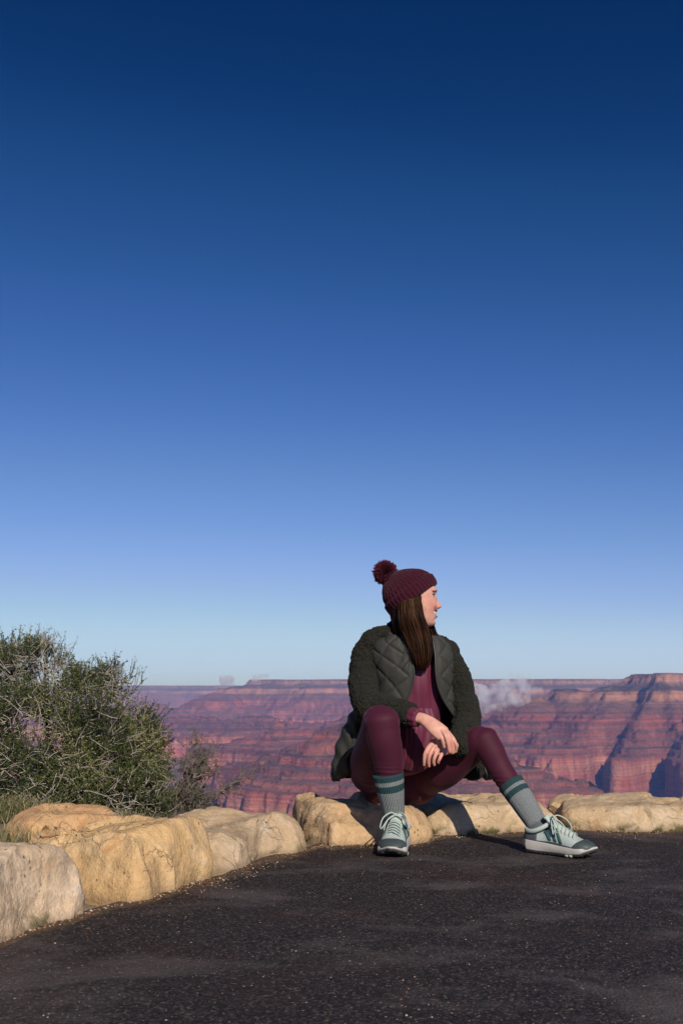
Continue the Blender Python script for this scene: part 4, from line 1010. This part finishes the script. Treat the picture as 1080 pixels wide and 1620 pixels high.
    for sgn in (0, 1):
        f = (lambda p: p) if sgn == 0 else (lambda p: math.pi-p)
        patch(-.0035, .060, f(.02), f(.85), .0015, M_heel, 'heel_counter', shoe_, 16, 10, warp=lambda X, Ph, f=f: (X, Ph*1.0 if True else Ph))
        patch(.055, .24, f(.0), f(.14), .0018, M_toe, 'side_rand', shoe_, 30, 6, .002)
        for k in range(3):                # three slanted bands on each side
            x0 = .098+.024*k
            patch(x0, x0+.0125, f(.20), f(1.08), .0022, M_str, 'side_stripe', shoe_, 6, 12, .0014, warp=lambda X, Ph, f=f, k=k: (X-.030*((Ph if f(0) == 0 else math.pi-Ph)-.6), Ph))
    # ankle collar
    a = np.linspace(0, 2*math.pi, 40, endpoint=False)
    cl = [Vector(W(np.array([.052+.046*math.cos(t), .0365*math.sin(t), .086+.012*math.cos(t)+.006*math.cos(2*t)]))) for t in a]
    mb = MB(); tube(mb, cl+[cl[0], cl[1]], [.0085]*42, ref=(0,0,1), seg=12, per=2, cap=False); pchild(mb.build('ankle_collar', M_up.m), shoe_)
    # tongue
    mb = MB(); P = []
    for x, z, w_ in ((.086,.132,.017),(.092,.133,.021),(.100,.126,.022),(.115,.112,.022),(.14,.099,.021),(.17,.084,.019),(.195,.073,.015)):
        yy = np.linspace(-1, 1, 14); P.append(np.stack([x+0*yy-.004*yy**2*0, yy*w_+.003, z-.010*yy**2], 1))
    P = np.array(P); P = np.stack([catmull(P[:, j], 5) for j in range(14)], 1); mb.grid(W(P)); t_ = mb.build('tongue', M_tong); s = t_.modifiers.new('t', 'SOLIDIFY'); s.thickness = .008; s.offset = -.6; bake(t_); pchild(t_, shoe_)
    # eyelet stays and laces
    def sp(x, p, off): return Vector(W(up(np.array(x), np.array(p), off)))
    mb = MB()
    for k, x in enumerate(np.linspace(.118, .196, 6)):
        w0 = 1.10+.02*k
        tube(mb, [sp(x, w0-.12, .002), sp(x+.002, w0+.15, .008), sp(x+.006, math.pi/2, .0125), sp(x+.010, math.pi-w0-.15, .008), sp(x+.013, math.pi-w0+.12, .002)], [(.0034,.0016)]*5, ref=(0,0,1), seg=8, per=5)
    kn = W(np.array([.112, .003, .128])); kn = Vector(kn)
    blob(mb, kn, (.008, .008, .006))
    def loc(x, y, z): return Vector(W(np.array([x, y, z])))
    for sy, ln in ((1, 1.0), (-1, 1.0)):
        tube(mb, [kn, loc(.125, .020*sy, .137), loc(.150, .045*sy, .120), loc(.165, .054*sy, .090), loc(.150, .050*sy, .083), loc(.130, .030*sy, .112), kn], [.0024]*7, seg=8, per=6)
        tube(mb, [kn, loc(.118, .022*sy, .120), loc(.128, .038*sy, .098), loc(.135, .045*sy, .075)], [.0023]*4, seg=8, per=6)
    pchild(mb.build('laces', M_lace), shoe_)
    mb = MB(); A = []
    for x in (.19, .205):
        z = float(solebot(x)); 
        A = np.array([[x+a, -(float(np.interp(x, XS, HW))+.001)+b, z+c] for c in (-.001, .007) for a, b in ((-.008,-.006),(.008,-.006),(.008,.004),(-.008,.004))]); mb.add(W(A), [(0,3,2,1),(4,5,6,7),(0,1,5,4),(1,2,6,5),(2,3,7,6),(3,0,4,7)])
    pchild(mb.build('pale_lug', M_lug, smooth=False), shoe_)
    return shoe_
shoe(Vector((.228, 3.975, 0)), Vector((.172, 3.700, 0)), tilt=.0, mir=-1)
shoe(Vector((.688, 3.870, 0)), Vector((.902, 3.704, 0)), tilt=.0, mir=1)
# ================================================================ plants
def leafmat(name, a, b, c):
    m = NT(name); co = m.coord()
    n = m.noise(co, 7, 3); r1 = m.attr('tone')
    col = m.ramp(m.math('ADD', m.math('MULTIPLY', n, .5), m.math('MULTIPLY', r1, .5)), [(.2, a), (.5, b), (.8, c)])
    m.set(Base_Color=col, Roughness=.6); m.inp(m.b, 'Specular IOR Level', .3)
    tr = m.n.new('ShaderNodeBsdfTranslucent'); mx = m.n.new('ShaderNodeMixShader'); mx.inputs[0].default_value = .10
    m.l.new(col, tr.inputs[0]); m.l.new(m.b.outputs[0], mx.inputs[1]); m.l.new(tr.outputs[0], mx.inputs[2]); m.l.new(mx.outputs[0], m.out.inputs[0])
    return m.m
M_leafg = leafmat('shrub_leaf', (.012,.022,.005), (.066,.090,.022), (.27,.26,.095))
M_leafd = leafmat('dusty_leaf', (.035,.040,.020), (.075,.075,.045), (.13,.12,.08))
M_bark = simple('twig_bark', (.40,.34,.28), .9, .4, 60, .5, .003)
M_stem = simple('shrub_stem', (.055,.045,.03), .9, .4, 60, .5, .003)
M_barkd = simple('dead_twig', (.15,.12,.10), .9, .4, 60, .5, .003)
class Bush:
    def __init__(s, seed): s.r = np.random.default_rng(seed); s.tw = MB(); s.bt = MB(); s.lv = []; s.lf = []; s.tone = []; s.n = 0
    def leaf(s, p, d, L, W, tone):
        r = s.r; side = np.cross(d, r.normal(size=3)); side /= np.linalg.norm(side)+1e-9
        m = p+d*L*.5; s.lv += [p, m+side*W, p+d*L, m-side*W]; s.lf.append([s.n, s.n+1, s.n+2, s.n+3]); s.n += 4; s.tone += [tone]*4
    def twig(s, p, d, L, rad, leaves, lw=.0032, ll=.011, curl=.35, seg=3, bare=.0, tone=0.5, pale=False):
        r = s.r; k = 5; P = [p]; dd = d/np.linalg.norm(d)
        for i in range(k):
            dd = dd+r.normal(size=3)*curl*.35+np.array([0, 0, .03]); dd /= np.linalg.norm(dd); P.append(P[-1]+dd*L/k)
        P = np.array(P); tube(s.bt if pale else s.tw, P, [rad*(1-.75*i/k) for i in range(k+1)], seg=seg, per=1, cap=False)
        for i in range(leaves):
            t = r.uniform(bare, 1.0)*k; j = min(int(t), k-1); q = P[j]+(P[j+1]-P[j])*(t-j)
            ld = (P[j+1]-P[j])/(L/k)*.7+r.normal(size=3)*.75; ld /= np.linalg.norm(ld)
            s.leaf(q, ld, ll*r.uniform(.6, 1.4), lw*r.uniform(.6, 1.3), np.clip(tone+r.normal()*.18, 0, 1))
        return P
    def done(s, name, mat_t, mat_l, root, label, cat, group=None):
        e = bpy.data.objects.new(name, None); COL.objects.link(e); e.location = root; e['label'] = label; e['category'] = cat
        if group: e['group'] = group
        inv = Matrix.Translation(-Vector(root))
        t = s.tw.build('branches', mat_t, e); t.matrix_parent_inverse = inv
        if s.bt.n: t = s.bt.build('bare_twigs', M_bark, e); t.matrix_parent_inverse = inv
        mb = MB(); mb.add(np.array(s.lv), np.array(s.lf)); l = mb.build('foliage', mat_l, e, smooth=False); l.matrix_parent_inverse = inv
        a = l.data.attributes.new('tone', 'FLOAT', 'POINT'); a.data.foreach_set('value', np.array(s.tone, np.float32))
        return e
def big_shrub():
    b = Bush(5); r = b.r
    root = at(110, 1290, 4.75); root.z = -.05
    # lobes: px, py, Y, radius(px), density
    lobes = [(10,1080,4.9,58),(50,1062,4.8,45),(70,1040,4.85,30),(25,1045,5.0,32),(-60,1060,4.9,70),(-60,1170,4.8,90),(30,1150,4.6,62),(100,1110,4.75,52),(145,1100,4.85,42),(185,1082,4.9,26),(178,1070,4.95,18),(95,1070,4.9,26),
             (150,1160,4.65,55),(200,1135,4.8,36),(222,1150,4.85,28),(90,1190,4.5,60),(160,1215,4.6,55),(215,1200,4.75,42),(232,1180,4.8,28),(30,1225,4.45,55),(110,1250,4.45,50),(180,1265,4.5,42),(225,1250,4.65,38),(240,1225,4.75,26),(-50,1250,4.5,60),(238,1275,4.7,26),(60,1270,4.35,35)]
    C = []; Rr = []
    for px, py, Y, rp in lobes: C.append(np.array(at(px, py, Y))); Rr.append(rp/F*Y)
    rt = np.array(root)
    # limbs from the base to the lobes
    for c, R_ in zip(C, Rr):
        base = rt+np.array([r.normal()*.12+(c[0]-rt[0])*.35, r.normal()*.10, 0]); mid = base*.5+c*.5+r.normal(size=3)*.05
        base[2] = -.1
        lf = min(1, np.linalg.norm(c-base)/.7); tube(b.tw, [base, mid, c], [.013*lf, .008*lf, .003], seg=6, per=5, cap=False)
        for k in range(int(4+R_*25)):
            e = c+r.normal(size=3)*R_*.45; st = mid+(c-mid)*r.uniform(.2, 1)
            tube(b.tw, [st, st*.5+e*.5+r.normal(size=3)*.02, e], [.0045, .003, .0015], seg=4, per=3, cap=False)
    for c, R_ in zip(C, Rr):
        n = int(900*(R_/.15)**2*.66)
        for i in range(n):
            u = r.normal(size=3); u /= np.linalg.norm(u)
            rad = R_*r.uniform(.15, 1)**.5*1.0
            gap = vn(np.array([(c+u*rad)*7.5]), 77)[0]
            if gap < -.24: continue
            p = c+u*rad*np.array([1, 1.1, 1])
            if p[2] < .02: continue
            d = u*.6+np.array([r.normal()*.45, r.normal()*.4, .45+r.normal()*.35])
            L = r.uniform(.04, .10)
            tone = .5+.5*vn(np.array([p*7]), 9)[0]
            b.twig(p, d, L, .0013, int(r.integers(14, 23)), .0023, .0105, tone=tone)
        for i in range(int(75*R_/.15)):        # pale bare twigs poking through
            u = r.normal(size=3); u[1] = -abs(u[1])*1.2; u /= np.linalg.norm(u); p = c+u*R_*r.uniform(.6, 1.05)
            if p[2] < .02: continue
            d = np.array([r.normal()*.9, r.normal()*.5-.15, r.normal()*.55+.3]); b.twig(p, d, r.uniform(.05, .14), .0019, 2, curl=.5, seg=4, pale=True)
    # sprigs breaking the outline
    for px, py, Y, n, sp in ((60,1022,4.85,26,18),(95,1040,4.85,22,16),(20,1028,4.95,22,20),(178,1062,4.95,16,9),(205,1068,4.95,16,9),(150,1075,4.9,14,14),(228,1130,4.85,14,14),(243,1150,4.85,12,8),(235,1170,4.85,10,10),(125,1068,4.9,14,14),(250,1200,4.8,10,10)):
        for i in range(n):
            p = np.array(at(px+r.normal()*sp, py+r.normal()*8, Y+r.normal()*.05)); d = np.array([r.normal()*.5+(.3 if px > 200 else .05), r.normal()*.3, 1.0])
            b.twig(p-np.array([0, 0, .05]), d, r.uniform(.07, .14), .0017, 13, .0023, .010, tone=.5)
    for (x0, y0, x1, y1) in ((62,1040,38,1002),(40,1050,17,1003),(60,1045,75,1012),(60,1030,42,996),(75,1012,59,1003),(75,1012,90,1004),(30,1035,14,1012)):
        b.twig(np.array(at(x0, y0, 4.85)), np.array(at(x1, y1, 4.85)-at(x0, y0, 4.85)), (at(x1, y1, 4.85)-at(x0, y0, 4.85)).length, .003, 3, curl=.12, seg=4, pale=True)
    return b.done('desert_shrub', M_stem, M_leafg, root, 'large dense dark green shrub with pale bare twigs behind the left boulders', 'shrub')
def grey_shrub():
    b = Bush(8); r = b.r; root = at(285, 1288, 4.95); root.z = -.12
    def br(p, d, L, rad, lev):
        P = b.twig(p, d, L, rad, 3 if lev >= 2 else 0, .0022, .009, curl=.32, seg=5 if lev < 2 else 3, bare=.3)
        if lev >= 3: return
        for k in range((8, 7, 4)[lev]):
            q = P[r.integers(1, len(P))]; dd = (P[-1]-P[0]); dd /= np.linalg.norm(dd)
            nd = dd*.55+r.normal(size=3)*np.array([.65, .4, .5])+np.array([0, 0, .12]); br(q, nd, L*r.uniform(.26, .48), rad*.55, lev+1)
    for tx, ty in ((262,1222),(275,1200),(292,1205),(305,1190),(318,1200),(330,1215),(340,1228),(318,1240),(300,1250),(270,1250),(345,1222),(255,1262),(325,1262),(285,1225),(300,1222),(280,1262),(262,1275)):
        t = np.array(at(tx+r.normal()*3, ty, 4.95+r.normal()*.08)); p = np.array(root)+np.array([r.normal()*.05, r.normal()*.04, 0]); d = t-p
        br(p, d, np.linalg.norm(d)*.84, .0085, 0)
    return b.done('bare_shrub', M_barkd, M_leafd, root, 'small sparse grey-brown shrub with mostly bare twigs, right of the large green shrub', 'shrub')
big_shrub(); grey_shrub()
# dry grass, pale straw tufts by the left edge: nobody could count the blades
def dry_grass():
    r = np.random.default_rng(4); mb = MB(); V = []; Fc = []; n = 0; tone = []
    for i in range(9000):
        if i < 6500: x = r.uniform(-60, 95); Y = r.uniform(3.25, 4.25)
        else: x = r.uniform(-60, 300); Y = r.uniform(3.9, 4.5)
        X = (x-540)/F*Y*1.0
        if vn(np.array([[X*5, Y*5, 0.]]), 5)[0] < -.25: continue
        if Y < np.interp(X, wl[np.argsort(wl[:, 0])][:, 0], wl[np.argsort(wl[:, 0])][:, 1])+.56: continue
        z = float(near_z(X, Y))
        h = r.uniform(.05, .13) if x < 95 else r.uniform(.02, .06)
        b = np.array([X, Y, z]); lean = np.array([r.normal()*.45, r.normal()*.45, 1]); lean /= np.linalg.norm(lean)
        sd_ = np.array([r.normal(), r.normal(), 0]); sd_ /= np.linalg.norm(sd_); w_ = .0014
        m = b+lean*h*.6; t = b+lean*h+np.array([r.normal()*.02, r.normal()*.02, -.01])
        V += [b-sd_*w_, b+sd_*w_, m+sd_*w_*.8, m-sd_*w_*.8, t, t]; Fc += [[n, n+1, n+2, n+3], [n+3, n+2, n+4, n+4]]; n += 6
        tone += [float(np.clip(r.uniform(0, 1)+.3*vn(np.array([[X*9, Y*9, 1.]]), 6)[0], 0, 1))]*6
    mb.add(np.array(V), np.array(Fc)); o = mb.build('dry_grass', None, smooth=False, kind='stuff', label='dry straw-coloured grass growing at the foot of the large shrub', category='grass')
    a = o.data.attributes.new('tone', 'FLOAT', 'POINT'); a.data.foreach_set('value', np.array(tone, np.float32))
    m = NT('dry_grass'); m.set(Base_Color=m.ramp(m.attr('tone'), [(.1, (.07,.085,.025)), (.5, (.21,.17,.075)), (1, (.38,.30,.16))]), Roughness=.7); o.data.materials.append(m.m)
dry_grass()
# gravel: loose chips on the pavement, thick along the foot of the stones
def gravel():
    r = np.random.default_rng(9); mb = MB(); W = wl[np.argsort(wl[:, 0])]
    ico = np.array([(0,0,1),(.89,0,.45),(.28,.85,.45),(-.72,.53,.45),(-.72,-.53,.45),(.28,-.85,.45),(.72,.53,-.45),(-.28,.85,-.45),(-.89,0,-.45),(-.28,-.85,-.45),(.72,-.53,-.45),(0,0,-1)])
    fc = np.array([(0,1,2),(0,2,3),(0,3,4),(0,4,5),(0,5,1),(1,6,2),(2,7,3),(3,8,4),(4,9,5),(5,10,1),(6,7,2),(7,8,3),(8,9,4),(9,10,5),(10,6,1),(6,11,7),(7,11,8),(8,11,9),(9,11,10),(10,11,6)])
    tone = []
    for i in range(11600):
        if i < 9500:
            X = r.uniform(-1.7, 2.2); d = abs(r.normal())*.10
            k = .5+.5*vn(np.array([[X*3.3, 0., 0.]]), 8)[0]; d *= .3+1.5*k*k
            Y = np.interp(X, W[:, 0], W[:, 1])+.02-d; s = r.uniform(.0008, .0034)*(1.4 if r.random() < .10 else .85)
            if r.random() < .015: s *= 1.5
        else:
            Y = 1.2+r.random()**.8*3.3; X = r.uniform(-.48, .48)*Y
            if Y > np.interp(X, W[:, 0], W[:, 1]): continue
            s = r.uniform(.0008, .0019)
            if r.random() < .02: s *= 2.0
        sc = np.array([r.uniform(.7, 1.5), r.uniform(.7, 1.4), r.uniform(.35, .8)])*s
        a = r.uniform(0, 6.28); rot = np.array([[math.cos(a), -math.sin(a), 0], [math.sin(a), math.cos(a), 0], [0, 0, 1]])
        v = (ico*(1+r.normal(size=(12, 1))*.26)*sc)@rot.T+np.array([X, Y, .006+sc[2]*.55]); mb.add(v, fc); tone += [r.random()]*12
    o = mb.build('gravel', None, smooth=False, kind='stuff', label='small tan and rust gravel chips along the foot of the boulders', category='gravel')
    at_ = o.data.attributes.new('tone', 'FLOAT', 'POINT'); at_.data.foreach_set('value', np.array(tone, np.float32))
    m = NT('gravel'); m.set(Base_Color=m.ramp(m.attr('tone'), [(0, (.03,.022,.018)), (.40, (.085,.05,.035)), (.58, (.22,.09,.04)), (.75, (.27,.17,.09)), (.9, (.36,.27,.18)), (1, (.52,.43,.33))]), Roughness=.9); o.data.materials.append(m.m)
gravel()
# ---------------------------------------------------------------- low clouds drifting in the canyon
def cloud(puffs, Y, dens, label, seed, nsc):
    mb = MB()
    for px, py, rp, dy in puffs: blob(mb, at(px, py, Y+dy), (rp/F*Y, rp/F*Y*1.1, rp/F*Y*.85), nu=16, nv=10)
    o = mb.build('cloud', label=label, category='cloud', group='low clouds over the canyon')
    m_ = o.modifiers.new('r', 'REMESH'); m_.mode = 'VOXEL'; m_.voxel_size = 4/F*Y*(.6 if dens > .02 and Y < 9000 else .25); m_ = o.modifiers.new('s', 'SMOOTH'); m_.iterations = 5; bake(o)
    displace(o, lambda v, n: 4/F*Y*fbm(v*(F/Y/14), seed, 3))
    m = bpy.data.materials.new('cloud_vapour'); m.use_nodes = True; t = m.node_tree; t.nodes.clear()
    ou = t.nodes.new('ShaderNodeOutputMaterial'); pv = t.nodes.new('ShaderNodeVolumePrincipled')
    tc = t.nodes.new('ShaderNodeTexCoord'); no = t.nodes.new('ShaderNodeTexNoise'); no.inputs['Scale'].default_value = nsc; no.inputs['Detail'].default_value = 5; no.inputs['Roughness'].default_value = .62
    rp_ = t.nodes.new('ShaderNodeMapRange'); rp_.inputs[1].default_value = .43; rp_.inputs[2].default_value = .72; rp_.inputs[3].default_value = 0; rp_.inputs[4].default_value = dens
    t.links.new(tc.outputs['Object'], no.inputs['Vector']); t.links.new(no.outputs['Fac'], rp_.inputs[0]); t.links.new(rp_.outputs[0], pv.inputs['Density'])
    pv.inputs['Color'].default_value = (.93, .93, 1, 1); pv.inputs['Anisotropy'].default_value = 0; t.links.new(pv.outputs[0], ou.inputs['Volume']); o.data.materials.append(m)
    return o
if True:
    cloud([(752,1096,20,0),(775,1098,20,60),(800,1090,20,0),(815,1076,15,40),(828,1084,18,0),(846,1090,10,0),(790,1112,16,0),(765,1118,18,60),(820,1104,18,0),(735,1085,18,0),(745,1130,14,0)], 5700, .026, 'white steam-like cloud rising from the canyon just right of her arm', 5, .017)
    cloud([(356,1076,9,0),(363,1075,8,0),(367,1080,6,0)], 15500, .04, 'tiny grey cloud puff over the far left rim, the left one of two', 6, .022)
    cloud([(405,1073,6,0),(411,1071,7,0),(418,1069,5,0)], 12900, .03, 'tiny faint cloud wisp over the rim, the right one of two', 7, .022)
# ---------------------------------------------------------------- origins at the base of each thing
bpy.context.view_layer.update()
for o in list(COL.objects):
    if o.type == 'MESH' and o.parent is None and not o.children and o.name.split('.')[0] == 'boulder':
        v, _ = getv(o); c = np.array([v[:, 0].mean(), v[:, 1].mean(), 0.0]); setv(o, v-c); o.location = c

SC.cycles.volume_bounces = 3
